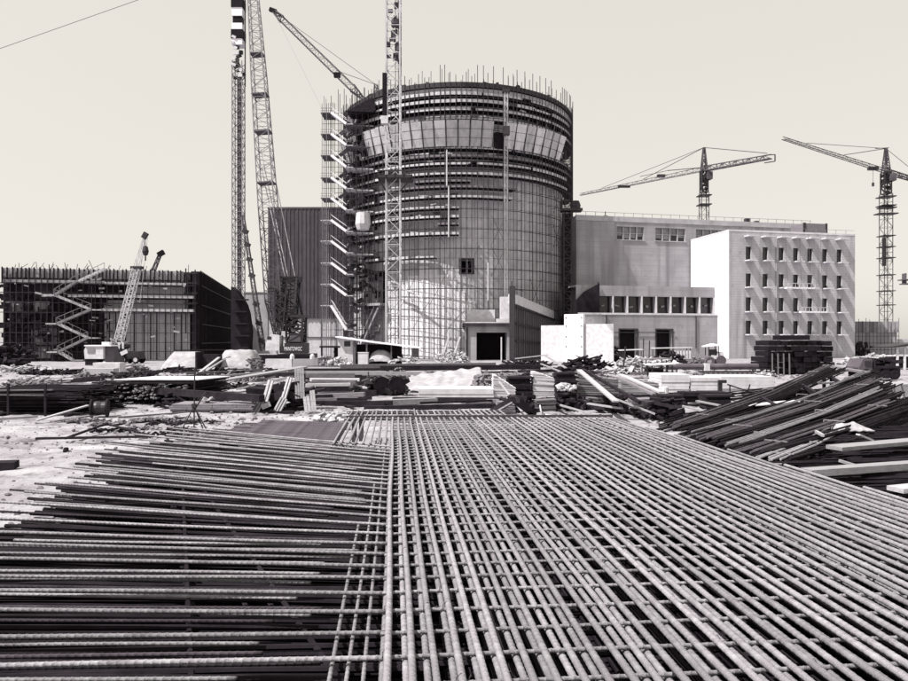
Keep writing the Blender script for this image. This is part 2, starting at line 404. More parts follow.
# ------------------------------------------------------------------ the round reactor building
RX, RY, RR, RH = .9, 156.0, 23.6, 52.8
reactor = T('reactor_building', 'huge round concrete reactor building wrapped in ring scaffolding, in the middle of the site', 'reactor building', (RX, RY, 0))
def lev(y): return 3.6 + (340 - y) * .1919              # height of a ring seen at image row y
wallm = MB(); NS = 180
zs_ = [0, 4, 8, 11.1, 14, 16.8, 19.3, 22, 26, 30, 34, 38, 42, 46, 50, RH]
HOLES = [(-47.5, -37.5, 11.1, 16.8 + 1.0), (.5, 7.1, 16.8, 19.3)]
zs_ = sorted(set(zs_ + [17.8])); 
def pc(r, a, z): return (r * math.sin(R(a)), -r * math.cos(R(a)), z)
ang = [-180 + 2 * k for k in range(181)]; ang = sorted(set(ang + [-47.5, -37.5, .5, 7.1]))
for a0, a1 in zip(ang, ang[1:]):
    for z0, z1 in zip(zs_, zs_[1:]):
        ca, cz = (a0 + a1) / 2, (z0 + z1) / 2
        if any(h[0] < ca < h[1] and h[2] < cz < h[3] for h in HOLES): continue
        wallm.add([pc(RR, a0, z0), pc(RR, a1, z0), pc(RR, a1, z1), pc(RR, a0, z1)], [(0, 1, 2, 3)])
for a0, a1, z0, z1 in HOLES:
    for (pa, pb) in ((a0, a0), (a1, a1)):
        wallm.add([pc(RR, pa, z0), pc(RR - 2.2, pa, z0), pc(RR - 2.2, pa, z1), pc(RR, pa, z1)], [(0, 1, 2, 3)])
    for z in (z0, z1): wallm.add([pc(RR, a0, z), pc(RR, a1, z), pc(RR - 2.2, a1, z), pc(RR - 2.2, a0, z)], [(0, 1, 2, 3)])
wallm.arc(RR - 1.2, RR, RH, RH + .02, -180, 180, 90)
wallm.arc(RR - 1.4, RR - 1.2, 40, RH, -180, 180, 90)
pt('wall', wallm, M['concrete_grid'], reactor)
for nm, (a0, a1, z0, z1) in zip(('door_opening', 'window'), HOLES):
    b_ = MB(); b_.arc(RR - 2.3, RR - 2.2, z0, z1, a0, a1, 4); pt(nm, b_, M['interior'], reactor)
fr = MB()                                               # frame and bars of the small square window
for a0, a1, z0, z1 in [(.2, .6, 16.6, 19.5), (7.0, 7.4, 16.6, 19.5), (.2, 7.4, 16.5, 16.8), (.2, 7.4, 19.3, 19.6), (3.6, 3.9, 16.8, 19.3)]: fr.arc(RR - .2, RR + .15, z0, z1, a0, a1, 4)
pt('window_frame', fr, M['concrete_dark'], reactor)
pl = MB().arc(RR - 3, RR + 2.4, 10.6, 11.1, -62, -37, 10); pt('door_platform', pl, M['concrete'], reactor)
ch = MB(); a, b = Vector(pc(RR + 1.0, -39, 11)), Vector(pc(RR + 3.0, -47, 2.5)); ch.beam(a, b, 2.0, .3); ch.beam(a + Vector((-.9, -.5, .6)), b + Vector((-.9, -.5, .6)), .12); ch.beam(a + Vector((.9, .5, .6)), b + Vector((.9, .5, .6)), .12)
pt('ramp', ch, M['form'], reactor)
# white stepped shell: the sun glow on the lower wall put into colour
glow_shell = MB()
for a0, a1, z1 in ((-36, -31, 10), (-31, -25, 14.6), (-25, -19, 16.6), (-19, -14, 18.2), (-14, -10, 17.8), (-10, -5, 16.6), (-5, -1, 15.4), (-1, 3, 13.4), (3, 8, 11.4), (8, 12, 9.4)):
    glow_shell.arc(RR + .02, RR + .12, .1, z1 + U(-.3, .3), a0, a1 - .05, 3)
pt('painted_glow', glow_shell, M['white'], reactor)
scaf = T('ring_scaffold', 'ring scaffold of tubes, boards and flared panels wrapped around the round concrete reactor', 'scaffold', (RX, RY, 0))
up_me = [MB().tube((0, 0, 0), (0, 0, h), .068, 5).mesh('standard', M['scaf']) for h in (54.2, 56.4, 53.4, 55.0)]
up_in = MB().tube((0, 0, 0), (0, 0, 53.2), .045, 5).mesh('standard', M['scaf_mid'])
a = -100
while a <= 100:
    pt('standard', up_me[rnd.randrange(4)], None, scaf, loc=pc(RR + 2.36, a + U(-.3, .3), 0))
    a += 2.3 if a < 22 else 2.05
a = -98
while a <= 100: pt('inner_standard', up_in, None, scaf, loc=pc(RR + .9, a + U(-.4, .4), 0)); a += 3.3
z = 2.0; lvls = []
while z < 53: lvls.append(z); z += 1.93
for k, z in enumerate(lvls):
    hh = .05 if z < 33 else .09
    m_ = MB().arc(RR + 2.3, RR + 2.3 + hh, z, z + hh, -102, 102, 60)
    if k % 2 == 0: m_.arc(RR + .85, RR + .95, z, z + .1, -102, 102, 60)
    a = -100
    while a <= 100: m_.beam(pc(RR + .9, a, z), pc(RR + 2.36, a, z), .06); a += 6.1
    pt('ledger', m_, M['scaf'], scaf)
for a in (-62, -26, -13, 2, 14, 33, 48, 62):            # crossed braces
    for z in rnd.sample((4, 10, 16, 22, 29), 2):
        m_ = MB(); m_.beam(pc(RR + 2.25, a, z), pc(RR + 2.25, a + 7, z + 5.8), .055); m_.beam(pc(RR + 2.25, a + 7, z), pc(RR + 2.25, a, z + 5.8), .055)
        pt('brace', m_, M['scaf'], scaf)
PL = [(257, -88, -10, 1), (234, -88, 0, 1), (224, -9, 0, 0), (217, -90, 0, 1), (208, -90, 0, 1), (197, -92, 24, 1), (187, -95, 26, 0), (181, -20, 5, 0), (174, -98, 98, 1), (164, -98, 98, 1),
      (156, -98, 98, 0), (148, -98, 98, 1), (119, -98, 98, 1), (110, -98, 98, 1), (102, -98, 98, 1), (94.5, -98, 98, 1), (84, -98, 98, 0)]
for y, a0, a1, pale in PL:
    z = lev(y); n_ = max(4, int((a1 - a0) / 3))
    p = pt('platform', MB().arc(RR + .35, RR + 2.1, z - .1, z, a0, a1, n_), M['timber_dark'], scaf)
    if pale:
        q = a0
        while q < a1 - 1:                               # fascia boards with open gaps
            e = min(a1, q + U(9, 30)); zo = U(-.05, .05)
            if a0 > -20 or q < 52 or rnd.random() < .4: pt('fascia_board', MB().arc(RR + 2.2, RR + 2.26, z - .02 + zo, z + (U(.32, .5) if y > 120 else U(.35, .65)), q, e, max(2, int((e - q) / 3))), M['scaf_pale'], p)
            q = e + (U(.2, 1) if rnd.random() < .7 else U(2, 5))
    else: pt('fascia_board', MB().arc(RR + 2.2, RR + 2.26, z - .05, z + .35, a0, a1, n_), M['timber_mid'], p)
# deep dark ring beams at the upper levels
for y in (146, 159.5, 90, 106):
    z = lev(y); pt('ring_beam', MB().arc(RR + .3, RR + 1.9, z - .55, z - .15, -98, 98, 60), M['timber_dark'], scaf)
pt('ring_beam', MB().arc(RR + .1, RR + 2.3, lev(86) - .1, lev(82), -98, 98, 60), M['steel_dark'], scaf)
pt('rim_screen', MB().arc(RR + 1.9, RR + 2.0, lev(91.5), lev(87.5), -98, 98, 60), M['concrete_pale'], scaf)
# the flared shuttering panels
zb, zt = lev(146.5), lev(122.5)
a = -64
while a < 58:
    w_ = 4.9
    if not (15 < a + w_ / 2 < 20.5) and not (-47 < a + w_ / 2 < -43) and a < 50:
        p = MB()
        for k in range(3):
            q0, q1 = k / 3 + .012, (k + 1) / 3 - .012; ra, rb_ = RR + 2.3 + 1.6 * q0, RR + 2.3 + 1.6 * q1
            p.arc(ra, ra + .15, zb + (zt - zb) * q0, zb + (zt - zb) * q1, a + .3, a + w_ - .3, 2, rb_, rb_ + .15)
        o = pt('form_panel', p, M['panel'], scaf)
        pt('panel_rib', MB().beam(pc(RR + 2.5, a, zb - .8), pc(RR + 4.25, a, zt + 1.1), .13), M['scaf'], o)
    a += w_
for a in (10.5, 31): pass
pt('hatch_box', MB().arc(RR + 1.6, RR + 2.6, lev(147), lev(131), 15.6, 20.8, 3), M['interior'], scaf)
for nm, mm_, n_, col_ in (('stored_boards', 'scaf_pale', 150, 0), ('stored_forms', 'steel_dark', 210, 1)):
    q = MB()
    for k in range(n_):
        py = rnd.choice([p[0] for p in PL if p[1] < -80]) if col_ == 0 or rnd.random() < .4 else rnd.choice((84, 94.5, 102, 110, 119, 148, 156, 164, 174)); a = U(-92, 92) if py < 180 else U(-88, -2)
        l = U(.4, 2.2); q.obox(pc(RR + U(1.2, 2.0), a, lev(py) + U(.2, .9)), (l, U(.1, .5), U(.15, .9) if col_ else U(.06, .3)), R(a), 0, U(-.25, .25))
    o = pt(nm, q, M[mm_], scaf); o['kind'] = 'stuff'
sp = MB()
for k in range(64):
    a = -95 + 190 * k / 63 + U(-1, 1); sp.tube(pc(RR + 1, a, RH - 1), pc(RR + 1, a, RH + U(.8, 3.4)), .05, 4)
pt('starter_bars', sp, M['scaf'], scaf)['kind'] = 'stuff'
for a, z0, z1 in ((-4.2, lev(237), lev(186)), (-5, lev(186), lev(150)), (12.5, lev(300), lev(262))):
    pt('down_pipe', MB().tube(pc(RR + 2.5, a, z0), pc(RR + 2.5, a, z1), .14, 6), M['scaf_pale'], scaf)
m_ = MB()
for k, (px, py) in enumerate(((402, 276), (410, 283), (416, 288))): m_.obox(pc(RR + 2.3, -27 + 4 * k, lev(py + 6)), (3.4, .2, .3), R(-25), 0, R(18))
pt('loose_board', m_, M['scaf_pale'], scaf)
hang = MB(); hang.lathe((0, 0, 0), [(0, 0), (1.1, .1), (1.5, 1.2), (1.3, 3.4), (.2, 3.6), (0, 3.6)], 10)
single('canvas_bucket', 'pale tapered concrete bucket hanging beside the upper stair tower', 'bucket', hang, M['white_worn'], (gx(363, 133), 133, gz(230, 133)))

# ------------------------------------------------------------------ hoist mast against the reactor
d = 128.8; x = gx(506, d)
hm = T('hoist_mast', 'slender pale lattice hoist mast standing against the round reactor wall', 'hoist', (x, d, 0))
pt('mast', MB().lattice((0, 0, gz(300, d)), (0, 0, gz(91, d)), .62, .62, 44, .1, .06), M['lattice_pale'], hm)
pt('head', MB().box(-.7, .7, -.5, .5, gz(92, d), gz(89, d)), M['steel_dark'], hm)
pt('cage', MB().box(-.6, .6, -1.6, -.4, gz(136, d), gz(128, d)), M['lattice_dark'], hm)

# ------------------------------------------------------------------ stair tower on the left of the reactor
d = 138.0
x0, x1 = gx(333, d), gx(376, d)
st = T('stair_tower', 'scaffold stair tower with pale flights climbing the left side of the round reactor', 'stair tower', (x0, d, 0))
W = x1 - x0; LX = gx(324, d) - x0
ys = [306, 285, 264, 242.5, 222, 200, 180, 158, 137, 116]
zl = [gz(y, d) for y in ys]; topz = gz(104, d)
for xx in (LX, LX / 2, 0, 1.4, 2.6, 3.8, 5.0, 6.2, 7.4):
    for yy in (-2.0, 0, 2.2):
        pt('standard', MB().tube((xx, yy, 0), (xx, yy, topz + U(-1, 2.5)), .06, 5), M['scaf_mid'] if xx < 0 else M['scaf'], st)
for k, z in enumerate(zl):
    lp = pt('landing', MB().box(LX - .3, .2, -2.0, 2.2, z, z + .18), M['timber_mid'] if k > 4 else M['scaf_pale'], st)
    zz = zl[k - 1] if k else 1.0
    h = z - zz
    f1 = MB(); a, b = Vector((0, -1.6, z + .1)), Vector((3.0, -1.6, z - h * .5))
    for s_ in (-.6, .6): f1.beam(a + Vector((0, s_, 0)), b + Vector((0, s_, 0)), .14, .5)
    for t in range(8):
        q = a + (b - a) * (t + .5) / 8; f1.box(q.x - .18, q.x + .18, q.y - .55, q.y + .55, q.z - .02, q.z + .03)
    for s_ in (-.6, .6): f1.beam(a + Vector((0, s_, 1.1)), b + Vector((0, s_, 1.1)), .09)
    pt('flight', f1, M['white'], st)
    f2 = MB(); a, b = Vector((3.0, 1.0, z - h * .5)), Vector((.1, 1.0, zz + .1))
    for s_ in (-.6, .6): f2.beam(a + Vector((0, s_, 0)), b + Vector((0, s_, 0)), .1, .35)
    pt('flight', f2, M['timber_mid'], st)
    pt('landing', MB().box(2.9, 4.4, -2.2, 2.0, z - h * .5 - .15, z - h * .5), M['scaf_pale'], st)
    if k >= 3:                                          # platform reaching over to the ring scaffold
        pt('deck', MB().obox((5.6, -.2, z - h * .5 - .3), (5.6, 3.4, .22), 0, 0, R(2)), M['scaf_pale'] if k < 8 else M['timber_mid'], st)
    rl = MB()
    for s_ in (.5, 1.0): rl.beam((LX - .3, -2, z + s_), (.2, -2, z + s_), .06)
    for zq in (z, z - h * .5): rl.beam((LX, -2, zq), (6.8, -2, zq), .07); rl.beam((0, 2.2, zq), (6.8, 2.2, zq), .07)
    rl.beam((2.4, -2.05, z), (6.8, -2.05, z - h), .07)
    pt('rail', rl, M['scaf'], st)
    cl = MB()                                           # struts and stored forms inside the tower
    for t in range(26):
        cl.obox((U(2.8, 9.6), U(.2, 4.5), z - U(.1, h)), (U(.3, 2.4), U(.1, .8), U(.1, .9)), U(-1, 1), U(-.3, .3), U(-.6, .6))
    pt('stored_form', cl, M['steel_dark'] if k % 3 else M['timber_mid'], st)['kind'] = 'stuff'
pt('canopy', MB().prism([(3.2, topz - 2.2), (8.3, topz + .6), (9.0, topz - 1.8), (8.6, topz - 2.4)], -2.6, 2.4), M['timber_dark'], st)

# ------------------------------------------------------------------ dark hoist shaft on the reactor's right side
d = 139.0; x = gx(567, d)
hs = T('hoist_tower', 'dark lattice hoist tower between the round reactor and the long hall', 'hoist', (x, d, 0))
pt('mast', MB().lattice((0, 0, 0), (0, 0, gz(212, d)), 1.5, 1.5, 22, .22, .14), M['steel_dark'], hs)
pt('shaft_cladding', MB().box(-.62, .62, -.6, .6, 3, gz(213, d)), M['form_dark'], hs)
pt('head_platform', MB().box(-1.3, 3.0, -1.2, 1.2, gz(211, d), gz(208.5, d)), M['steel_dark'], hs)
pt('winch', MB().lathe((1.7, 0, gz(208.5, d)), [(0, 0), (1.0, 0), (1.1, .8), (.8, 1.6), (0, 1.7)], 12), M['concrete_dark'], hs)
pt('guard_rail', MB().box(-1.3, -1.2, -1.2, 1.2, gz(208, d), gz(200, d)).box(-1.2, .4, -1.2, -1.1, gz(202, d), gz(200, d)), M['steel_dark'], hs)

# ------------------------------------------------------------------ entrance portal, wing wall and white screens at the reactor's foot
d = 123.0
pz = gz(327, d); x0, x1 = gx(466, d), gx(513, d)
po = T('entrance_portal', 'square concrete entrance portal with a black opening at the reactor foot', 'portal', (x0, d, 0))
W = x1 - x0
pt('wall', MB().facade(0, W, 0, pz + .2, [(1.9, W - 1.1, 0, pz - .9)], 0, 5).box(-.1, 0, 0, 9, 0, pz + .2).box(W, W + .1, 0, 9, 0, pz + .2), M['concrete'], po)
pt('opening', MB().box(1.8, W - 1.0, 5.0, 5.2, 0, pz - .8), M['interior'], po)
pt('roof_slab', MB().box(-.6, W + .3, -.6, 9.5, pz + .2, pz + .8), M['concrete_dark'], po)
pt('parapet', MB().box(-.6, W - 2.6, -.5, -.2, pz + .8, pz + 1.0).box(0.2, W - 3.2, 1.5, 4, pz + .8, pz + 3.3), M['white_worn'], po)
pt('upstand', MB().box(W - 2.2, W - .2, .5, 3, pz + .8, pz + 5.6).box(W - 3.0, W + .2, 0, 3, pz + .8, pz + 1.6), M['white_worn'], po)
pt('post', MB().box(.05, .35, -.25, -.02, 0, pz).box(W - .45, W - .15, -.25, -.02, 0, pz), M['steel_dark'], po)
pt('pole', MB().tube((W - 2.2, -1.5, 0), (W - 2.2, -1.5, 4.2), .12, 6), M['white_worn'], po)
# wing wall
ax, ay, bx, by = gx(513.5, 122), 122.0, gx(553, 139), 139.0
ww = T('wing_wall', 'tall ribbed wing wall with a sloping pale top running back from the portal', 'wall', (ax, ay, 0), math.atan2(by - ay, bx - ax))
LW = math.hypot(bx - ax, by - ay); h0, h1 = gz(294, 122), gz(311, 139)
pt('wall', MB().prism([(0, 0), (LW, 0), (LW, h1), (0, h0)], 0, .8), M['form'], ww)
pt('coping', MB().prism([(-.1, h0 - 1.6), (LW, h1 - 1.5), (LW, h1 + .1), (-.1, h0 + .1)], -.25, 1.0), M['white_worn'], ww)
sm = MB()
for k in range(20): xq = LW * k / 19; sm.box(xq - .07, xq + .07, -.32, -.02, 0, h0 + (h1 - h0) * k / 19 - 1.7)
pt('studs', sm, M['timber_mid'], ww)
for q in (.30, .56, .82): pt('waler', MB().beam((0, -.4, h0 * q), (LW, -.4, h1 * q), .16, .34), M['steel_dark'], ww)
pt('end_post', MB().box(-.5, -.15, -.4, .6, 0, h0 + 1.5), M['steel_dark'], ww)
pt('rail', MB().beam((-.3, .2, h0 + 1.2), (LW * .25, .2, h0 + .9), .12).beam((-.3, .2, h0), (-.3, .2, h0 + 2.4), .14).beam((.8, .2, h0), (.8, .2, h0 + 1.6), .12), M['steel_dark'], ww)
# white screens, turned towards the sun
d = 118.0
sc_ = T('white_screen', 'bright white flat screen walls with a taller central pillar right of the portal', 'screen', (gx(541, d), d, 0), R(-24))
k = 1 / math.cos(R(24)) * 1.04
def sx(px): return (px - 541) / F * d * k
pt('panel', MB().box(0, sx(562), 0, .5, 0, gz(325, d)), M['white_worn'], sc_)
pt('pillar', MB().box(sx(562.5), sx(579), -.5, 1, 0, gz(312, d) - .4), M['white'], sc_)
pt('panel', MB().box(sx(579.5), sx(604), 0, .5, 0, gz(324, d)), M['white_worn'], sc_)
bt = MB()
for zz in (2.5, 4.2, 6.0, 7.4):
    for q in (564, 577.5): bt.box(sx(q) - .1, sx(q) + .1, -.6, -.5, zz, zz + .2)
pt('tie_bolts', bt, M['scaf_mid'], sc_)

# ------------------------------------------------------------------ turbine hall behind, annex and the white office block
A12 = R(12)
HX, HY = 52.0, 150.0
def ts(px, ox, oy):                                     # distance along a 12-degree wall line seen at image column px
    q = (px - 454) / F; return (oy * q - ox) / (math.cos(A12) - math.sin(A12) * q)
hall = T('turbine_hall', 'long tall concrete hall with three high window bands behind the white block', 'hall', (HX, HY, 0), A12)
HH = 30.2
wins = [(ts(a, HX, HY), ts(b, HX, HY), 25.4, 28.2) for a, b in ((617, 644), (655.5, 685.5), (696, 727))]
SH0, SH1 = -26.6, 31.0
hw = MB().facade(SH0, SH1, 0, HH, wins, 0, .8)
hw.add([(SH0, 0, 0), (SH0, 45, 0), (SH0, 45, HH), (SH0, 0, HH)], [(0, 1, 2, 3)])
hw.add([(SH1, 0, 0), (SH1, 45, 0), (SH1, 45, HH), (SH1, 0, HH)], [(0, 1, 2, 3)])
hw.add([(SH0, 45, 0), (SH1, 45, 0), (SH1, 45, HH), (SH0, 45, HH)], [(0, 1, 2, 3)])
pt('wall', hw, M['concrete'], hall)
pt('roof', MB().box(SH0, SH1, .3, 45, HH - .4, HH - .1), M['concrete_dark'], hall)
pt('parapet', MB().box(SH0 - .1, SH1 + .1, -.12, .4, HH - 1.0, HH + .1), M['concrete_pale'], hall)
pt('roof_rail', MB().box(SH0, SH1, .1, .16, HH + .9, HH + .97), M['scaf_mid'], hall)
rp = MB()
q = SH0
while q < SH1: rp.box(q, q + .07, .1, .17, HH, HH + .95); q += 2.2
pt('rail_posts', rp, M['scaf_mid'], hall)
for a, b, c, d_ in wins:
    wn = pt('window', MB().box(a, b, .5, .6, c, d_), M['glass'], hall)
    mm = MB().box(a, b, .3, .48, (c + d_) / 2 - .06, (c + d_) / 2 + .06)
    nb = 4
    for k in range(nb + 1): q = a + (b - a) * k / nb; mm.box(q - .12, q + .12, .25, .48, c, d_)
    pt('mullions', mm, M['concrete_pale'], wn)
    bl = MB()
    for k in range(nb):
        q = a + (b - a) * k / nb; bl.box(q + .2, q + (b - a) / nb - .2, .49, .495, c + U(.3, 1.6), d_)
    pt('blind', bl, M['scaf_mid'], wn)
    pt('sill', MB().box(a - .2, b + .2, -.18, .2, c - .2, c - .02), M['concrete_pale'], wn)
rt = MB().box(-17.5, -16.6, 6, 7, HH, HH + 1.4).tube((-17, 6.5, HH + 1.4), (-17, 6.5, HH + 2.4), .1, 5).box(19, 22.5, 8, 10, HH, HH + 1.1).box(20, 21, 8.4, 9.4, HH + 1.1, HH + 2.6).box(22.2, 23.2, 8, 9, HH, HH + 2)
pt('roof_plant', rt, M['concrete_dark'], hall)['kind'] = 'stuff'
# white block
BX, BY, BH = 55.0, 136.0, 25.6
wb = T('office_block', 'white four-storey block with rows of narrow dark windows and small ledges', 'office block', (BX, BY, 0), A12)
BW = ts(855, BX, BY)
cols = [748.5, 765.3, 781.3, 795.8, 810.0, 824.8, 839.3]; rows = [(19.8, 22.5), (14.4, 17.1), (9.5, 12.3), (4.9, 7.6)]
holes = []
for c in cols:
    s_ = ts(c, BX, BY); holes += [(s_ - .62, s_ + .62, a, b) for a, b in rows]
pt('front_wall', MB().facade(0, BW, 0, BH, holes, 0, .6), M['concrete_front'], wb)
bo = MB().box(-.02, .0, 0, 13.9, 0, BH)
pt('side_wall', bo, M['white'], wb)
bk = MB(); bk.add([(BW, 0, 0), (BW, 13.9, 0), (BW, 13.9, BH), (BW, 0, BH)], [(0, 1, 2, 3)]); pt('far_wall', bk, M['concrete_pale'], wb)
pt('roof', MB().box(0.1, BW - .1, .2, 13.9, BH - .3, BH - .1), M['concrete'], wb)
pt('parapet', MB().box(-.06, BW + .04, -.05, .3, BH - .12, BH + .22).box(-.06, .25, .3, 13.9, BH - .12, BH + .22), M['white_worn'], wb)
pt('corner_band', MB().box(-.03, .5, -.025, -.004, 0, BH - .2), M['concrete_pale'], wb)
for c in cols:
    s_ = ts(c, BX, BY)
    for j, (a, b) in enumerate(rows):
        wn = pt('window', MB().box(s_ - .62, s_ + .62, .42, .5, a, b), M['glass'], wb)
        pt('ledge', MB().box(s_ - .85, s_ + 1.0, -1.5, .1, a - .26, a - .04), M['white_worn'], wn)
        pt('frame', MB().box(s_ - .62, s_ - .52, .3, .42, a, b).box(s_ + .52, s_ + .62, .3, .42, a, b).box(s_ - .52, s_ + .52, .3, .42, (a + b) / 2 - .04, (a + b) / 2 + .04), M['steel_dark'], wn)
    pt('ledge', MB().box(s_ - 1.0, s_ + 1.0, -1.5, .1, BH - 1.2, BH - .95), M['white_worn'], wb)
pt('downpipe', MB().tube((ts(781, BX, BY) - 1.2, -.15, 0), (ts(781, BX, BY) - 1.2, -.15, BH - 1), .09, 6).tube((ts(743, BX, BY), -.15, 0), (ts(743, BX, BY), -.15, 8), .08, 6), M['concrete'], wb)
s0, s1 = ts(811, BX, BY), ts(834, BX, BY)
pt('roof_house', MB().box(s0, s1, 2, 6, BH - .1, BH + 2.5), M['timber_mid'], wb)
pt('roof_house_edge', MB().box(s0 - .1, s0 + .35, 1.9, 2.2, BH, BH + 2.6).box(s1 - .3, s1 + .1, 1.9, 2.2, BH, BH + 2.6), M['steel_dark'], wb)
rr_ = MB(); q = 1.0
while q < BW: rr_.box(q, q + .06, .2, .26, BH + .2, BH + 1.0); q += 2.4
rr_.box(1, BW, .2, .26, BH + .95, BH + 1.0); pt('roof_rail', rr_, M['scaf_mid'], wb)
for (pa, pb, zq) in ((779, 806, 14.0), (793, 818, 9.2)):
    s0, s1 = ts(pa, BX, BY), ts(pb, BX, BY); big = zq > 10
    cr = T('work_cradle', 'pale hanging work cradle on the white block, the higher of the two' if big else 'pale hanging work cradle on the white block, the lower and further right of the two', 'work cradle', (0, 0, 0))
    cr.location = (BX, BY, 0); cr.rotation_euler = (0, 0, A12)
    pt('deck', MB().box(s0, s1, -2.6, -1.6, zq, zq + .3), M['white'], cr)
    ra = MB().box(s0, s1, -2.62, -2.54, zq + 1.0, zq + 1.12)
    n_ = 7
    for k in range(n_ + 1): q = s0 + (s1 - s0) * k / n_; ra.box(q - .04, q + .04, -2.62, -2.54, zq, zq + 1.1)
    pt('rail', ra, M['scaf_pale'], cr)
    hg = MB()
    for q in (s0 + .5, s1 - .5): hg.tube((q, -2.1, zq), (q, -1.3, BH - .9), .04, 4)
    pt('rope', hg, M['rope'], cr)
# annex in front of the hall
NX, NY = 54.0, 140.7
an = T('annex', 'low concrete annex with a band of eight dark windows in front of the long hall', 'annex', (NX, NY, 0), A12)
e0 = ts(576, NX, NY)
wz0, wz1 = 9.15, 12.5
we = [ts(598.5 + 14.45 * k, NX, NY) for k in range(9)]
hl = [(we[k] + .16, we[k + 1] - .16, wz0, wz1) for k in range(8)]
am = MB().facade(e0, -.1, 8.7, 14.6, hl, 0, 1.6).box(e0, -.1, 5, 9, 8.7, 14.6)
am.box(e0, -.1, .3, 8.5, 14.3, 14.58)
pt('upper_wall', am, M['concrete'], an)
for k, h in enumerate(hl):
    wn = pt('window', MB().box(h[0], h[1], 1.2, 1.3, wz0, wz1), M['glass'], an)
    pt('mullion', MB().box(h[0] - .3, h[0] - .02, -.1, 1.0, wz0, wz1), M['white_worn'], wn)
    pt('pale_block', MB().obox(((h[0] + h[1]) / 2 + U(-.6, .4), .9, wz0 + U(1.2, 2.0)), (U(.5, 1.1), .1, U(.2, .5)), 0, 0, U(-.3, .3)), M['scaf_mid'], wn)  # small grey tilted block before the pane
pt('mullion', MB().box(hl[-1][1] + .02, hl[-1][1] + .22, -.1, .3, wz0, wz1), M['white_worn'], an)
pt('sill', MB().box(e0, .3, -1.1, .1, 8.72, 9.08), M['white_worn'], an)
dr = [(ts(a, NX, NY), ts(b, NX, NY), 0, gz(329.5, 139)) for a, b in ((617.5, 634.5), (654, 669.5))]
lw = MB().facade(e0 - 1, ts(728, NX, NY - 1), 0, 8.7, dr, -1.0, 1.5); lw.box(e0 - 1, ts(728, NX, NY - 1) - .1, .6, 4.0, 8.4, 8.69)
pt('lower_wall', lw, M['concrete'], an)
for h in dr:
    dd_ = pt('door', MB().box(h[0], h[1], .1, .2, 0, h[3]), M['interior'], an)
    pt('door_frame', MB().box(h[0] - .25, h[0], -1.1, -.9, 0, h[3] + .25).box(h[1], h[1] + .25, -1.1, -.9, 0, h[3] + .25).box(h[0], h[1], -1.1, -.9, h[3], h[3] + .25), M['concrete_dark'], dd_)
pt('pipe', MB().tube((ts(693, NX, NY), -1.15, 2), (ts(693, NX, NY), -1.15, 8.6), .1, 6).tube((ts(605, NX, NY), -1.2, 5.2), (ts(672, NX, NY), -1.2, 5.2), .07, 6).tube((ts(604, NX, NY), -1.15, 0), (ts(604, NX, NY), -1.15, 8.6), .12, 6), M['steel_dark'], an)
hx0, hx1 = ts(575, NX, NY), ts(598, NX, NY)
hd = T('hoarding', 'dark sloping hoarding on the left end of the annex beside the hoist tower', 'hoarding', (NX, NY, 0), A12)
pt('panel', MB().prism([(hx0, 8.9), (hx1 - .1, 8.9), (hx1 - .1, 14.9), (hx0 + 1.6, 13.2), (hx0, 11.6)], -1.0, -.4), M['form_dark'], hd)
pt('brace', MB().beam((hx0, -.3, 9), (hx1, -.3, 14.5), .2).beam((hx1 - .1, -.35, 8.9), (hx1 - .1, -.35, 15.2), .2), M['steel_dark'], hd)
# ------------------------------------------------------------------ buildings on the left
LXo, LYo = -46.5, 124.0
lb = T('concrete_frame_building', 'wide unfinished concrete building on the left behind dark scaffolding and zigzag stairs', 'building site block', (LXo, LYo, 0), A12)
LWd, LH = 32.0, 16.0
def lz(y): return 3.6 + (340 - y) * .179
def ls(px): return ts(px, LXo, LYo)
pt('wall', MB().box(-LWd, -1.5, 0, 97, 0, LH), M['concrete_dark'], lb)
pt('front_form', MB().box(ls(104), ls(190), -.25, -.02, 0, lz(312)), M['concrete_pale'], lb)
pt('front_form', MB().box(ls(104), ls(188), -.2, -.02, lz(309), lz(299)).box(ls(104), ls(185), -.2, -.02, lz(296), lz(286)), M['concrete_pale'], lb)
pt('dark_bay', MB().box(ls(4), ls(34), -.3, -.02, 0, LH - 2.6).box(ls(34), ls(103), -.2, -.02, lz(330), lz(300)), M['form_dark'], lb)
pt('dark_bay', MB().box(ls(60), ls(104), -.28, -.02, 1.5, lz(312)).box(ls(95), ls(128), -.3, -.02, lz(300), lz(286)), M['form_dark'], lb)
pt('front_form', MB().box(ls(32), ls(60), -.35, -.02, 0.5, lz(325)).box(ls(12), ls(50), -.3, -.2, lz(312), lz(302)), M['form'], lb)
pt('top_form', MB().box(-LWd, -2.6, -.5, -.1, LH - 2.3, LH + .1), M['concrete_pale'], lb)
m_ = MB(); q = -LWd
while q < -2.6: m_.box(q, q + .16, -.75, -.5, LH - 2.6, LH + U(.1, .35)); q += U(.55, .95)
pt('studs', m_, M['timber_dark'], lb)
m_ = MB(); q = ls(104)
while q < -2: m_.box(q, q + .12, -.45, -.25, .2, lz(312)); q += U(.9, 1.7)
q = ls(6)
while q < ls(104): m_.box(q, q + .12, -.5, -.3, U(.2, 6), lz(298) - U(0, 2)); q += U(.6, 1.5)
pt('studs', m_, M['timber_dark'], lb)
for y in (280, 284, 327, 336, 345): pt('waler', MB().box(-LWd, -2.2 if y < 300 else ls(104), -.75, -.5, lz(y) - .12, lz(y) + .12), M['timber_dark'], lb)
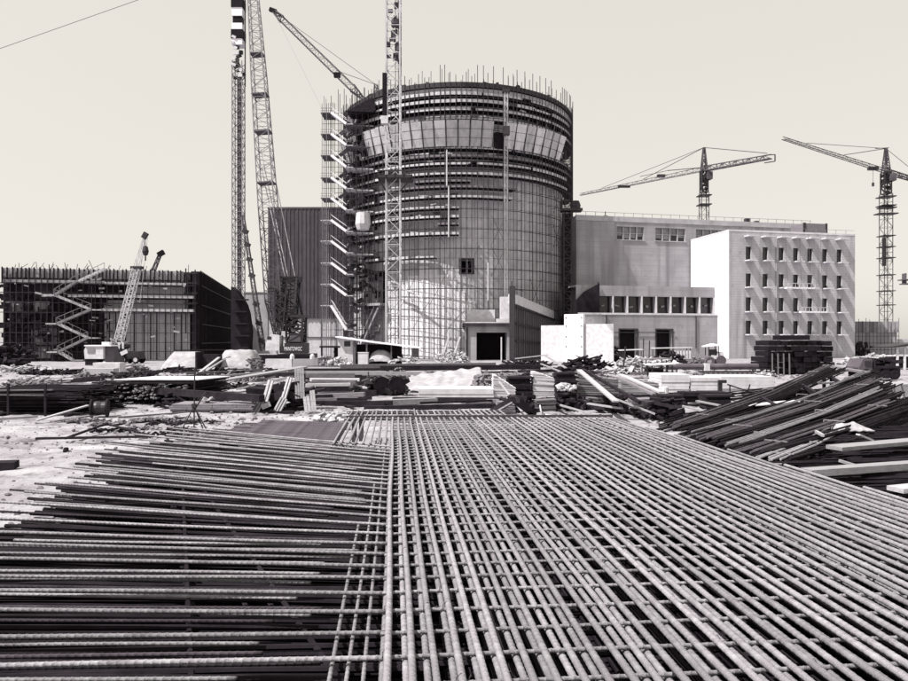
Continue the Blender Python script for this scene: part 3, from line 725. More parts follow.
for y, a, b in ((283.5, 8, 108), (284.5, 108, 188), (297, 72, 196), (310.5, 104, 196), (297, 46, 60)):
    p = pt('platform', MB().box(ls(a), ls(b), -2.0, -.5, lz(y) - .15, lz(y)), M['timber_mid'], lb)
    pt('fascia_board', MB().box(ls(a), ls(b), -2.06, -2.0, lz(y) - .15, lz(y) + .3), M['scaf_pale'] if a > 20 else M['form'], p)
ls_me = MB().tube((0, 0, 0), (0, 0, LH - .6), .045, 5).mesh('standard', M['scaf'])
q = -LWd
while q < -.2:
    pt('standard', ls_me, None, lb, loc=(q, -2.1, U(-.5, .9)))
    if q < ls(104): pt('standard', ls_me, None, lb, loc=(q + .4, -.9, U(-.5, .4)))
    q += .95
for z in (1.6, 3.2, 4.9, 6.6, 8.4, 10.1, 11.8, 13.4): pt('ledger', MB().box(-LWd - 1.5, -.3, -2.15, -2.06, z, z + .07).box(-LWd - .4, -.3, -.95, -.86, z, z + .1), M['scaf'], lb)
cl = MB()
for t in range(120):
    cl.obox((U(-LWd, ls(112)), U(-1.7, -.4), U(.4, LH - 2.8)), (U(.2, 2.2), U(.1, .3), U(.12, .9)), 0, 0, U(-.15, .15))
pt('stored_forms', cl, M['timber_dark'], lb)['kind'] = 'stuff'
cl = MB()
for t in range(90):
    cl.obox((U(-LWd, ls(190)), U(-2.3, -.6), U(.4, LH - 1.2)), (U(.1, 1.1), .08, U(.06, .35)), 0, 0, U(-.25, .25))
pt('loose_boards', cl, M['timber'], lb)['kind'] = 'stuff'
m_ = MB()
for t in range(40):
    q = U(-LWd, -2); m_.tube((q, U(0, 6), LH - .5), (q, U(0, 6), LH + U(.5, 1.9)), .05, 4)
pt('starter_bars', m_, M['scaf'], lb)['kind'] = 'stuff'
sw = MB(); sw.box(-1.4, .1, .1, 97, 0, LH + .2); 
pt('shade_toned_side_wall', sw, M['form_dark'], lb)  # wall turned from the sun, its shade put into the near-black colour
m_ = MB(); q = .5
while q < 97: m_.box(.12, .3, q, q + .2, .5, LH + .4); q += 1.5
for z in (3, 6.5, 10, 13.5): m_.box(.3, .45, .2, 97, z, z + .2)
pt('side_studs', m_, M['black'], lb)
m_ = MB().box(-.6, 1.6, 50, 58, 0, 12.5); q = 2
pt('far_scaffold', MB().lattice((1.4, 95, 0), (1.4, 95, 14), 2.2, 2.2, 8, .16, .1), M['scaf'], lb)
cr = MB()
for z in (LH - .4, LH - 2.2, LH - 4, LH - 5.8): cr.box(-2.4, -.2, -1.2, -.3, z, z + .3)
cr.box(-2.2, -2.0, -1.1, -.9, 5, LH + .6); cr.box(-.6, -.4, -1.1, -.9, 2, LH + .4)
pt('corner_tower', cr, M['steel_dark'], lb)
zz = T('zigzag_stair', 'pale zigzag site stair climbing the front of the left concrete building', 'stair', (LXo, LYo, 0), A12)
PTS = [(110, 270.5), (84, 283), (62, 297), (97, 310.3), (64, 324), (94, 337.5), (65, 351), (79, 361)]
for k, ((xa, ya), (xb, yb)) in enumerate(zip(PTS, PTS[1:])):
    a, b = Vector((ls(xa), -2.9 - .5 * (k % 2), lz(ya))), Vector((ls(xb), -2.9 - .5 * (k % 2), max(.2, lz(yb))))
    f = MB()
    for s_ in (-.45, .45): f.beam(a + Vector((0, s_, 0)), b + Vector((0, s_, 0)), .1, .36)
    n_ = 9
    for t in range(n_): c = a + (b - a) * (t + .5) / n_; f.box(c.x - .15, c.x + .15, c.y - .42, c.y + .42, c.z - .02, c.z + .03)
    pale = k in (0, 2, 4, 6)
    fo = pt('flight', f, M['scaf_pale'] if pale else M['scaf_mid'], zz)
    h = MB(); h.beam(a + Vector((0, -.5, 1)), b + Vector((0, -.5, 1)), .08)
    for t in range(5): c = a + (b - a) * t / 4; h.beam(c + Vector((0, -.5, 0)), c + Vector((0, -.5, 1)), .06)
    pt('handrail', h, M['scaf_mid'], fo)
    if k < 7: 
        e = -1 if xb < xa else 1
        pt('landing', MB().box(min(b.x, b.x + e * 1.6), max(b.x, b.x + e * 1.6), b.y - .5, b.y + 1.2, b.z - .12, b.z + .08), M['scaf_pale'], zz)
pt('standard', MB().tube((ls(60), -3.6, 0), (ls(60), -3.6, 11.5), .06, 5).tube((ls(98), -3.6, 0), (ls(98), -3.6, 13), .06, 5), M['scaf'], zz)
# tall dark clad hall and low grey building behind the big crane
x0 = gx(268, 165)
ch = T('clad_hall', 'tall dark hall with ribbed metal cladding behind the lattice crane', 'hall', (x0, 165, 0))
H = gz(207, 165); zb_ = gz(318, 165)
pt('cladding', MB().box(0, 19, 0, 26, zb_, H), M['clad'], ch)
pt('base_wall', MB().box(.2, 19, .3, 26, 0, zb_), M['white_worn'], ch)
pt('edge_trim', MB().box(-.1, 19, -.12, -.02, H - .35, H + .1), M['lattice_dark'], ch)
m_ = MB(); q = .4
while q < 18.8: m_.box(q, q + .22, -.1, -.005, zb_, H - .4); q += .95
pt('cladding_ribs', m_, M['lattice_dark'], ch)
m_ = MB()
for k in range(5): m_.box(2 + 3.6 * k, 2.12 + 3.6 * k, .1, .28, 0, zb_ - .4)
m_.box(.2, 19, .1, .28, 4.3, 4.45); pt('wall_joints', m_, M['concrete_dark'], ch)
x0, x1 = gx(244, 172), gx(267.5, 172)
gb = T('grey_wall_block', 'plain grey concrete wall block left of the tall ribbed hall', 'building', (x0, 172, 0))
pt('wall', MB().box(0, x1 - x0, 0, 10, 0, gz(292.5, 172)), M['concrete_pale'], gb)
pt('coping', MB().box(-.1, x1 - x0 + .1, -.15, .3, gz(292.5, 172), gz(291.5, 172)), M['concrete'], gb)
# low unfinished block on the right
x0, x1 = gx(853, 150), gx(897, 150)
rb_ = T('low_scaffold_block', 'low unfinished block with scaffold poles right of the white block', 'building site block', (x0, 150, 0))
W = x1 - x0; H = gz(321, 150)
pt('wall', MB().box(0, W, 0, 12, 0, H - 2.4), M['concrete'], rb_)
pt('top_form', MB().box(0, W + .1, -.3, 12, H - 2.4, H), M['form'], rb_)
m_ = MB(); q = 0
while q < W: m_.tube((q, -.8, 0), (q, -.8, H + U(-1, .8)), .06, 4); q += .8
for z in (1.5, 3, 4.5): m_.box(0, W, -.84, -.76, z, z + .1)
pt('scaffold', m_, M['scaf'], rb_)
cl = MB()
for t in range(22): cl.obox((U(.2, 3.5), U(-1.5, -.4), U(.2, 2.8)), (U(.2, 1), .3, U(.3, 1.4)), 0, 0, U(-.3, .3))
pt('stored_forms', cl, M['timber_dark'], rb_)['kind'] = 'stuff'
fw = T('site_fence', 'low pale site fence running off to the right beyond the unfinished block', 'fence', (x1 + .5, 152, 0))
pt('panel', MB().box(0, 60, 0, .15, .5, 3.9), M['concrete_pale'], fw)
for k in range(13): pt('post', MB().box(5 * k - .1, 5 * k + .1, -.12, -.01, 0, 4.6), M['scaf_mid'], fw)

# ------------------------------------------------------------------ cranes
# 1 tower mast in front of the reactor
d = 118.0; x = gx(393.5, d)
tc = T('tower_crane', 'pale lattice tower crane mast rising out of the picture in front of the round reactor', 'tower crane', (x, d, 0))
pt('mast', MB().lattice((0, 0, 1.2), (0, 0, 72), 2.4, 2.4, 30, .22, .1), M['lattice_pale'], tc)
pt('base', MB().box(-2.6, 2.6, -2.6, 2.6, 0, .6).box(-1.6, 1.6, -1.6, 1.6, .6, 1.2), M['concrete'], tc)
z = gz(180, d); pl = MB().box(-2.6, 3.4, -2.2, 1.8, z, z + .5).box(-2.6, 3.4, -2.2, -2.1, z + 1.1, z + 1.3)
for q in (-2.5, -1, .5, 2, 3.3): pl.box(q - .06, q + .06, -2.2, -2.1, z, z + 1.2)
pl.beam((-2.4, -1.6, z), (-1.2, -1.2, z - 2), .2).beam((3.2, -1.6, z), (1.2, -1.2, z - 2.2), .2)
pt('work_platform', pl, M['steel_dark'], tc)
pt('counter_panel', MB().box(-1.75, -1.0, -1.7, -1.1, gz(118, d), gz(76, d)), M['black'], tc)
pt('hoist_box', MB().box(-2.0, -.8, -1.8, -1.0, gz(126, d), gz(118.5, d)), M['white_worn'], tc)
pt('ladder', MB().box(.3, .42, -.2, -.1, 2, 72).box(.8, .92, -.2, -.1, 2, 72), M['lattice_dark'], tc)
hd = MB()
for t in range(26):
    z = U(gz(60, d), 66); hd.obox((U(-1, 1), U(-1, 1), z), (U(.3, 1.0), .4, U(.3, 1.6)), 0, U(-.3, .3), 0)
pt('climbing_gear', hd, M['lattice_dark'], tc)['kind'] = 'stuff'
pt('slewing_ring', MB().lathe((0, 0, 72), [(0, 0), (1.9, 0), (1.9, 1.4), (0, 1.4)], 16), M['steel_dark'], tc)
pt('cab', MB().box(1.4, 3.2, -1.5, .6, 71.5, 74), M['white_worn'], tc)
pt('jib', MB().lattice((0, -1, 74.5), (-6, -40, 75), 1.6, 1.0, 26, .18, .1, 3), M['lattice_pale'], tc)
pt('counter_jib', MB().lattice((0, 1, 74.5), (1.2, 9, 74.5), 1.6, 1.4, 6, .18, .1), M['lattice_pale'], tc)
pt('apex', MB().lattice((0, 0, 73.4), (0, 0, 81), 1.8, .4, 6, .2, .1), M['lattice_pale'], tc)
# 2 derrick on top of the reactor
d = 152.0
tip, foot = Vector((gx(273, d), d, gz(10, d))), Vector((gx(363, d), d, gz(98, d)))
dk = T('derrick_crane', 'derrick crane with a slanting dark boom on the reactor roof edge, pointing up left', 'crane', (foot.x, foot.y, 0))
o_ = Vector((foot.x, foot.y, 0))
pt('boom', MB().lattice(foot - o_, foot + (tip - foot) * .12 - o_, .5, 1.5, 3, .2, .12).lattice(foot + (tip - foot) * .12 - o_, foot + (tip - foot) * .9 - o_, 1.3, 1.1, 16, .13, .05).lattice(foot + (tip - foot) * .9 - o_, tip - o_, 1.3, .5, 3, .2, .12), M['lattice_dark'], dk)
pt('tip_sheave', MB().obox(tip - o_, (1.6, .8, .8), 0, 0, R(20)), M['black'], dk)
q_ = foot + (tip - foot) * .27 - o_
pt('sheave_block', MB().obox(q_ + Vector((-.3, -.3, -.2)), (1.4, .9, 1.0)), M['black'], dk)
pt('mast', MB().lattice((2.0, 3, 50), (2.6, 3, foot.z + 4.2), 1.4, .7, 6, .2, .12).beam((0, 0, foot.z), (2.2, 3, foot.z - 1.2), .35), M['lattice_dark'], dk)
pt('stay', MB().tube((2.6, 3, foot.z + 4.2), q_ + Vector((-.4, 0, .9)), .06, 4).tube((2.6, 3, foot.z + 4.2), tip - o_, .05, 4).tube((2.6, 3, foot.z + 4.2), (9, 8, 52.4), .08, 4), M['rope'], dk)
pt('winch', MB().box(1.2, 4.5, 1.8, 4.4, 52.6, 54.6), M['steel_dark'], dk)
pt('hoist_rope', MB().tube(tip - o_, (-2.5, 2, 42), .035, 4), M['rope_pale'], dk)
# 3 the big lattice-boom crawler crane with its mast
d = 108.0
mx, my = gx(238.5, 112), 112.0
bigm = T('lattice_mast', 'tall dark vertical lattice mast with black and white banded top, left of the clad hall', 'crane mast', (mx, my, 0))
zt_ = gz(62, 112)
pt('mast', MB().lattice((0, 0, 0), (0, 0, zt_), 1.6, 1.6, 44, .14, .07), M['scaf_mid'], bigm)
pt('core', MB().box(-.1, .45, -.4, .2, 1, gz(75, 112)), M['lattice_dark'], bigm)
tw = MB()
for k in range(12): z = gz(78, 112) + k * .62; tw.obox((U(-.5, .5), U(-.6, .2), z), (U(.5, 1.5), .5, U(.25, .55)), 0, 0, U(-.6, .6))
pt('block_sheaves', tw, M['steel_dark'], bigm)
tw = MB()
for k in range(8): z = gz(77, 112) + k * .9; tw.obox((U(-.7, .7), -.9, z), (U(.4, 1.0), .2, U(.3, .5)), 0, 0, U(-.6, .6))
pt('block_plates', tw, M['white_worn'], bigm)['kind'] = 'stuff'
bands = [(46, 40, 0), (40, 31, 1), (31, 24, 0), (24, 17.5, 1), (17.5, 8.5, 0)]
yb = [46, 40, 31, 24.5, 17.5, 9, 0, -9, -18, -27, -36]
for k, (ya, yc) in enumerate(zip(yb, yb[1:])):
    dark = k % 2 == 1
    w_ = .95 if dark else .85
    if k == 3: w_ = .72
    pt('band', MB().box(-w_, w_, -w_, w_, gz(ya, 112), gz(yc, 112) - .02), M['black'] if dark else M['white'], bigm)
pt('side_rail', MB().box(1.05, 1.2, -.2, 0, zt_ - 4, gz(-36, 112)), M['lattice_dark'], bigm)
pt('top_cap', MB().lathe((0, 0, gz(-36, 112)), [(0, 1.2), (1.2, 1.0), (1.3, 0), (0, 0)], 12), M['steel_dark'], bigm)
pt('foot', MB().box(-1.6, 1.6, -1.6, 1.6, 0, .8), M['steel_dark'], bigm)
pt('guy_wire', MB().tube((0, 0, gz(-36, 112)), (gx(3, 112) - mx, -.5, gz(49, 112)), .045, 4).tube((gx(3, 112) - mx, -.5, gz(49, 112)), (-190, -4, 0.2), .045, 4), M['rope'], bigm)
pr = MB(); a, b = Vector((gx(243, 111) - mx, -1, gz(215, 111))), Vector((gx(263, 109) - mx, -3, 2.0))
pr.lattice(a, b, .35, .75, 22, .1, .06)
pt('back_strut', pr, M['lattice_dark'], bigm)
for q in (.12, .22, .33, .45, .66, .8, .93): pt('strut_block', MB().obox(a + (b - a) * q, (.9, .6, .7), 0, 0, .4), M['steel_dark'], bigm)
hd_ = T('dark_hoarding', 'black stepped hoarding at the foot of the dark lattice mast, right of the left building', 'hoarding', (gx(231, 106), 106, 0))
P_ = [(231, 347), (248, 347), (249.5, 330), (247, 312), (244.5, 304), (240, 296), (236, 290), (231, 286)]
pt('panel', MB().prism([(gx(a, 106) - gx(231, 106), max(0, gz(b, 106))) for a, b in [(231, 363), (248, 363)] + P_[2:]], 0, 2.0), M['form_dark'], hd_)
for py in (300, 312, 324, 336): pt('ledge', MB().box(.6, gx(249, 106) - gx(231, 106) + U(-.3, .3), -.5, -.02, gz(py, 106), gz(py, 106) + .2), M['timber_dark'], hd_)
# the crawler crane
cx = gx(290, d)
cc = T('crawler_crane', 'dark crawler crane with a very tall pale lattice boom in front of the ribbed hall', 'crawler crane', (cx, d, 0))
def cp(px, py, dy=0): return Vector((gx(px, d + dy) - cx, dy, gz(py, d + dy)))
bf, bt_ = cp(277.5, 337, 1), cp(251.5, -30, 1)
br = (bt_ - bf)
pt('boom', MB().lattice(bf, bf + br * .10, .7, 2.5, 4, .18, .1).lattice(bf + br * .10, bf + br * .35, 2.5, 2.5, 9, .16, .08), M['lattice_dark'], cc)
pt('boom', MB().lattice(bf + br * .35, bf + br * .72, 2.55, 2.0, 16, .15, .065).lattice(bf + br * .72, bt_, 2.0, 1.2, 16, .13, .06), M['scaf_mid'], cc)
for q, w_ in ((.42, 2.3), (.56, 2.2), (.66, 2.1), (.77, 1.7)):
    pt('boom_joint', MB().obox(bf + br * q, (w_ + .3, w_, .2), 0, 0, R(-4)), M['lattice_dark'], cc)
pt('boom_head', MB().obox(bt_, (1.6, 1.4, 2.0), 0, 0, R(-4)), M['steel_dark'], cc)
gt = cp(291, 279, 2)
g_ = MB().lattice(cp(288, 322, 1), gt, 2.2, 2.4, 5, .28, .16).obox(gt, (3.4, 1.6, .9)).obox(gt + Vector((-2.4, 0, -1.6)), (2.0, 1.2, .5)).lattice(cp(280, 330, 0), cp(282, 288, 0), 1.2, 1.8, 6, .22, .14)
g_.beam(cp(274, 306), cp(280, 326), .4); g_.beam(cp(303, 318, 1), cp(296, 282, 2), .3)
pt('gantry', g_, M['steel_dark'], cc)
m_ = MB()
for (xa, xb) in ((285.5, 270.5), (288.5, 273.5), (295.5, 281.5)):
    a = cp(xa, 279, 1.5); b = cp(xb, 209, 2.2); m_.tube(a, b + (b - a) * .9, .075, 5)
pt('pendant', m_, M['rope_pale'], cc)
fr = MB().lattice(cp(296, 342, 1), cp(296, 316, 1), 2.4, 2.7, 3, .3, .2).obox(cp(296, 316, 1), (3.4, 3, .4))
for t in range(18): fr.obox(cp(U(288, 303), U(318, 342), U(0, 2)), (U(.2, 1.0), .4, U(.2, .9)), 0, 0, U(-.6, .6))
pt('engine_frame', fr, M['steel_dark'], cc)
pt('machine_house', MB().box(cp(290, 0).x, cp(301, 0).x, -.3, 3, gz(343, d), gz(334, d)), M['lattice_dark'], cc)
pt('operator_cab', MB().prism([(cp(268, 0).x, gz(350, d)), (cp(282, 0).x, gz(350, d)), (cp(282, 0).x, gz(335, d)), (cp(273, 0).x, gz(334, d)), (cp(268.5, 0).x, gz(342, d))], -1.6, .8), M['white_worn'], cc)
pt('cab_window', MB().box(cp(270, 0).x, cp(274, 0).x, -1.64, -1.6, gz(339, d), gz(336, d)), M['glass'], cc)
cwm = MB().box(cp(287, 0).x, cp(307.5, 0).x, -1.7, 1.4, gz(352.5, d), gz(342.5, d)); cwm.box(cp(282, 0).x, cp(286.9, 0).x, -1.5, 1.4, gz(352.5, d), gz(346, d))
cw = pt('counterweight', cwm, M['steel_dark'], cc)
crv = bpy.data.curves.new('lettering', 'FONT'); crv.body = 'MANITOWOC'; crv.size = 1.0; crv.extrude = .01; crv.align_x = 'CENTER'
to = bpy.data.objects.new('lettering', crv); sc.collection.objects.link(to); bpy.context.view_layer.update()
me = bpy.data.meshes.new_from_object(to.evaluated_get(bpy.context.evaluated_depsgraph_get())); bpy.data.objects.remove(to)
mxs = max(v.co.x for v in me.vertices) - min(v.co.x for v in me.vertices)
for v in me.vertices: v.co.x *= 2.75 / mxs; v.co.y *= .62 / .7
me.materials.clear(); me.materials.append(M['white'])
o = pt('lettering', me, None, cw); o.location = (cp(295.6, 0).x, -1.72, gz(350.0, d)); o.rotation_euler = (R(90), 0, 0)
pt('carbody', MB().box(cp(256, 0).x, cp(283, 0).x, -2.3, 2.0, .7, gz(354, d)).box(cp(283, 0).x, cp(315, 0).x, -2.0, 2.0, .5, gz(353, d)), M['steel_dark'], cc)
pt('deck_edge', MB().box(cp(256, 0).x, cp(281, 0).x, -2.4, -2.3, gz(354, d), gz(352.9, d)), M['scaf_pale'], cc)
for yy in (-3.2, 2.0):
    tr = MB(); n_ = 20; xl, xr = cp(258, 0).x, cp(313, 0).x
    prof = [(xl + .7 - .7 * math.sin(math.pi * t / n_), .7 - .7 * math.cos(math.pi * t / n_)) for t in range(n_ + 1)] + [(xr - .7 + .7 * math.sin(math.pi * t / n_), .7 + .7 * math.cos(math.pi * t / n_)) for t in range(n_ + 1)]
    tr.prism(prof, yy, yy + 1.1); pt('crawler_track', tr, M['black'], cc)

# 4 small lattice crane in front of the left building
d = 107.0; cx = gx(121, d)
mc = T('truck_crane', 'small dark truck crane with a pale slanting lattice boom before the left building', 'truck crane', (cx, d, 0))
def cp(px, py, dy=0): return Vector((gx(px, d + dy) - cx, dy, gz(py, d + dy)))
bf, bt_ = cp(117.5, 346), cp(145, 235); br = bt_ - bf
pt('boom', MB().lattice(bf, bf + br * .06, .8, 1.9, 2, .14, .1).lattice(bf + br * .06, bf + br * .7, 1.05, .95, 18, .12, .055), M['lattice_pale'], mc)
pt('boom', MB().lattice(bf + br * .7, bt_, .8, .25, 8, .06, .035), M['lattice_pale'], mc)
pt('boom_head', MB().obox(bt_, (1.0, .5, .7), 0, 0, R(-60)), M['steel_dark'], mc); pt('boom_joint', MB().obox(bf + br * .71, (1.7, 1.0, .4)), M['steel_dark'], mc)
hb = cp(145.5, 250)
pt('hook_block', MB().lathe(hb - Vector((0, 0, .9)), [(0, 0), (.35, .2), (.5, .8), (.35, 1.5), (0, 1.7)], 10).tube(hb, bt_, .04, 4).tube(hb - Vector((0, 0, .9)), hb - Vector((0, 0, 1.6)), .12, 5), M['steel_dark'], mc)
pt('pendant', MB().tube(bt_, cp(137, 262, 1), .05, 4).tube(cp(137, 262, 1), cp(117, 336, 1.5), .05, 4).tube(bt_ + Vector((.4, 0, -.3)), cp(140, 300, 1), .04, 4), M['rope_pale'], mc)
h_ = MB().box(cp(111, 0).x, cp(128, 0).x, -1.4, 1.4, gz(361, d), gz(351.5, d)).lattice(cp(117, 351, .5), cp(116, 339, .5), 1.1, .7, 2, .16, .1)
for t in range(10): h_.obox(cp(U(112, 128), U(344, 353), U(-.6, .6)), (U(.3, 1), .5, U(.2, .6)), 0, 0, U(-.4, .4))
pt('machinery', h_, M['steel_dark'], mc)
pt('machine_plate', MB().obox(cp(124, 352, -1.5), (1.1, .1, .6), 0, 0, R(-25)).obox(cp(119, 345, -1), (.25, .1, 1.0)).obox(cp(123, 345, -1), (.25, .1, 1.0)), M['white_worn'], mc)
pt('chassis', MB().box(cp(112, 0).x, cp(142, 0).x, -1.1, 1.1, .7, 1.3).box(cp(130, 0).x, cp(141.5, 0).x, -1.1, 1.1, 1.3, 1.9), M['steel_dark'], mc)
for px in (114, 118, 127, 139):
    for yy in (-1.25, .8):
        wl = pt('wheel', MB().lathe((0, 0, -.2), [(0, 0), (.36, 0), (.55, .05), (.6, .2), (.55, .35), (.36, .4), (0, .4)], 16), M['rubber'], mc, loc=(cp(px, 0).x, yy + .2, .6), rot=(R(90), 0, 0))
        if yy < 0: pt('rim', MB().lathe((0, 0, .2), [(0, 0), (.3, .01), (.33, .02)], 12), M['lattice_pale'], wl)
# 5 boom tip seen over the left building roof
d = 175.0; cx = gx(150, d)
bc = T('far_crane', 'crane whose slanting dark boom tip shows above the left building roof', 'crane', (cx, d, 0))
def cp(px, py, dy=0): return Vector((gx(px, d + dy) - cx, dy, gz(py, d + dy)))
pt('boom', MB().lattice((-7, 0, 2), cp(160, 254), 1.6, .6, 14, .18, .11), M['lattice_dark'], bc)
pt('boom_head', MB().obox(cp(161, 253), (1.7, .8, 1.2), 0, 0, R(-30)), M['black'], bc)
pt('body', MB().box(-12, -5, -1.5, 1.5, 1, 4), M['steel_dark'], bc)
pt('crawler_track', MB().box(-12, -4, -2.6, -1.6, 0, 1).box(-12, -4, 1.6, 2.6, 0, 1), M['black'], bc)

def tower(name, label, x, y, w, zj, zt, tl, tr, dark, seg):
    t = T(name, label, 'tower crane', (x, y, 0))
    pt('mast', MB().lattice((0, 0, 0), (0, 0, zj - 6), w, w, int(zj / w / 1.1), .15, .07), M['lattice_dark'], t)
    tu = MB().lattice((0, 0, zj - 6), (0, 0, zj), w * .8, w * .8, 3, .3, .22)
    for k in range(14): tu.obox((U(-w, w) * .4, U(-w, w) * .4, zj - U(0, 6)), (U(.3, 1.1), .5, U(.4, 1.2)), 0, 0, U(-.3, .3))
    pt('turntable', tu, M['steel_dark'], t)
    pt('apex', MB().lattice((0, 0, zj), (0, 0, zt), w * .7, .4, 5, .24, .15), M['lattice_dark'], t)
    pt('jib', MB().lattice((0, 0, zj + .5), tl, 1.1, .6, 26, .13, .05, 3), M['lattice_dark'], t)
    pt('counter_jib', MB().lattice((0, 0, zj + .5), tr, 1.3, 1.0, 10, .26, .12, 3), M['lattice_dark'], t)
    tl, tr = Vector(tl), Vector(tr)
    pt('tie_bar', MB().tube((0, 0, zt), tl * .45 + Vector((0, 0, zj * .55 + .9)), .09, 4).tube((0, 0, zt), tl * .8 + Vector((0, 0, zj * .2 + .7)), .07, 4).tube((0, 0, zt), tr * .95 + Vector((0, 0, zj * .05 + 1)), .09, 4), M['rope'], t)
    pt('cab', MB().box(.4, 1.8, -w * .8, w * .2, zj - 2.6, zj - .6), M['lattice_dark'], t)
    for z in (zj - 7, zj - 9.5): pt('collar', MB().box(-w * .8, w * .8, -w * .8, w * .8, z, z + .25), M['steel_dark'], t)
    return t
d = 185.0; x = gx(704, d); zj = gz(170, d); zt_ = gz(147, d)
t2 = tower('tower_crane', 'dark tower crane behind the long hall, its jib level and apex pointed', x, d, 2.0, zj, zt_, (gx(580, 217) - x, 217 - d, gz(194, 217)), (gx(771, 170) - x, 170 - d, gz(156, 170)), True, 30)
e = Vector((gx(775, 170) - x, 170 - d, gz(154, 170)))
pt('counter_frame', MB().beam(e, e + Vector((0, 0, -1.7)), .25).beam(e + Vector((0, 0, -1.7)), e + Vector((-2.3, .8, -1.9)), .22).beam(e, e + Vector((-2.3, .8, 0)), .2), M['lattice_dark'], t2)
pt('trolley', MB().obox(Vector((gx(661, 196) - x, 196 - d, gz(176.5, 196) + .3)), (2.2, .9, .8)), M['steel_dark'], t2); pt('trolley', MB().obox(Vector((gx(624, 204) - x, 204 - d, gz(186, 204))), (3.6, .7, .7)), M['steel_dark'], t2)
pt('pendant', MB().tube((-.6, 0, zj + .8), (gx(668, 194) - x, 194 - d, gz(170, 194)), .12, 4).tube((gx(668, 194) - x, 194 - d, gz(170, 194)), (gx(640, 201) - x, 201 - d, gz(176, 201)), .08, 4), M['lattice_dark'], t2)
d = 190.0; x = gx(886, d); zj = gz(172, d); zt_ = gz(148, d)
t3 = tower('tower_crane', 'dark tower crane at the far right beyond the white block, its long jib reaching left', x, d, 2.3, zj, zt_, (gx(783, 160) - x, 160 - d, gz(137.5, 160)), (gx(925, 203) - x, 203 - d, gz(182, 203)), True, 30)
for py in (236, 247, 258, 275, 291, 305): pt('collar', MB().box(-1.7, 1.7, -1.7, 1.7, gz(py, d), gz(py, d) + .22), M['steel_dark'], t3)
pt('climbing_ladder', MB().box(-1.9, -.9, -1.6, -1.2, gz(266, d), gz(238, d)), M['steel_dark'], t3)
pt('trolley', MB().obox(Vector((gx(873, 186) - x, 186 - d, gz(168, 186))), (2.6, 1.0, .9)), M['steel_dark'], t3)
pt('hook', MB().tube((gx(873, 186) - x, 186 - d, gz(169, 186)), (gx(873, 186) - x, 186 - d, gz(183, 186)), .05, 4).obox((gx(873, 186) - x, 186 - d, gz(184, 186)), (.5, .4, 1.0)), M['rope'], t3)
pt('service_platform', MB().box(-2.6, 2.6, -1.5, 1.5, gz(214, d), gz(213, d)).box(-1.8, 2.2, -1.4, 1.4, gz(208, d), gz(207, d)), M['steel_dark'], t3)
pt('apex_arm', MB().beam((-3.0, 0, zt_), (.8, 0, zt_ + .2), .16), M['steel_dark'], t3)
d = 230.0; x = gx(905, d)
t4 = T('tower_crane', 'small piece of a distant crane platform showing at the right edge of the photo', 'tower crane', (x + 3, d, 0))
pt('mast', MB().lattice((0, 0, 0), (0, 0, 36), 1.4, 1.4, 18, .16, .1), M['lattice_dark'], t4)
pt('platform', MB().box(-4.6, 2, -1.5, 1.5, gz(280, d), gz(279, d)).box(-4.0, 1, -1.5, 1.5, gz(284, d), gz(283, d)).box(-3.4, -3.1, -1, 1, gz(284, d), gz(273, d)), M['lattice_dark'], t4)
# ------------------------------------------------------------------ the yard: stacks, bundles, planks, huts and machines
def G(px, py, z=0.0):
    d = gd(py, z); return Vector((gx(px, d), d, z))
def lumber(px0, px1, ytop, ybase, dep, name, label, m, layer=.11, rz=0.0, jag=.12, group=None, cat='stack', bearers=True):
    d = gd(ybase); x0 = gx(px0, d); W = gx(px1, d) - x0; H = (ybase - ytop) / F * d
    t = T(name, label, cat, (x0, d, 0), rz, group)
    z = .1 if bearers else .0; mb = MB()
    while z < H:
        h = layer * U(.8, 1.15); a, b = U(-jag, jag) * .5, U(-jag, jag); c = U(-jag, jag)
        q = 0
        while q < W - .05:
            e = min(W, q + U(.6, 1.4)) if layer < .15 else W
            mb.box(q + a + .01, e + a - .01 + (b if e >= W else 0), c + U(-.03, .03), dep + c + U(-.3, .3), z, z + h - .015); q = e
        z += h
    pt('boards', mb, M[m], t)
    if bearers: pt('bearer', MB().box(.1, .22, 0, dep, -.05, .1).box(W - .25, W - .12, 0, dep, -.05, .1), M['timber_dark'], t)
    return t
def bundle(a, b, n, r, name, label, m, wd=.5, ht=.35, group=None, ties=True, cat='rebar bundle', spread=.15, seg=6):
    a, b = Vector(a), Vector(b); t = T(name, label, cat, a, 0, group)
    v = b - a; dr = v.normalized(); sd = dr.cross(Vector((0, 0, 1))).normalized(); upv = sd.cross(dr)
    mb = MB()
    for k in range(n):
        p = sd * U(-wd, wd) / 2 + upv * U(0, ht); q = p + sd * U(-spread, spread) + upv * U(-.04, .04)
        s0, s1 = U(-.02, .05), 1 + U(-.07, .03)
        mid = (p + v * s0 + q + v * s1) / 2 - Vector((0, 0, .012 * v.length * U(.3, 1)))
        mb.tube(p + v * s0, mid, r, seg); mb.tube(mid, q + v * s1, r, seg)
    pt('bars', mb, M[m], t)
    if ties:
        m_ = MB()
        for s in (.15, .5, .85):
            c = v * s - Vector((0, 0, .02)); m_.beam(c - sd * (wd / 2 + .05) + upv * ht, c + sd * (wd / 2 + .05) + upv * ht, .03); m_.beam(c - sd * (wd / 2 + .05) - upv * .05, c - sd * (wd / 2 + .05) + upv * ht, .03)
        pt('tie', m_, M['scaf_mid'], t)
    return t
def plank(a, b, w, h, label, m='timber', group=None, name='plank', cat='plank'):
    a, b = Vector(a), Vector(b); o = single(name, label, cat, MB().beam((0, 0, 0), b - a, w, h), M[m], a, 0, group); return o
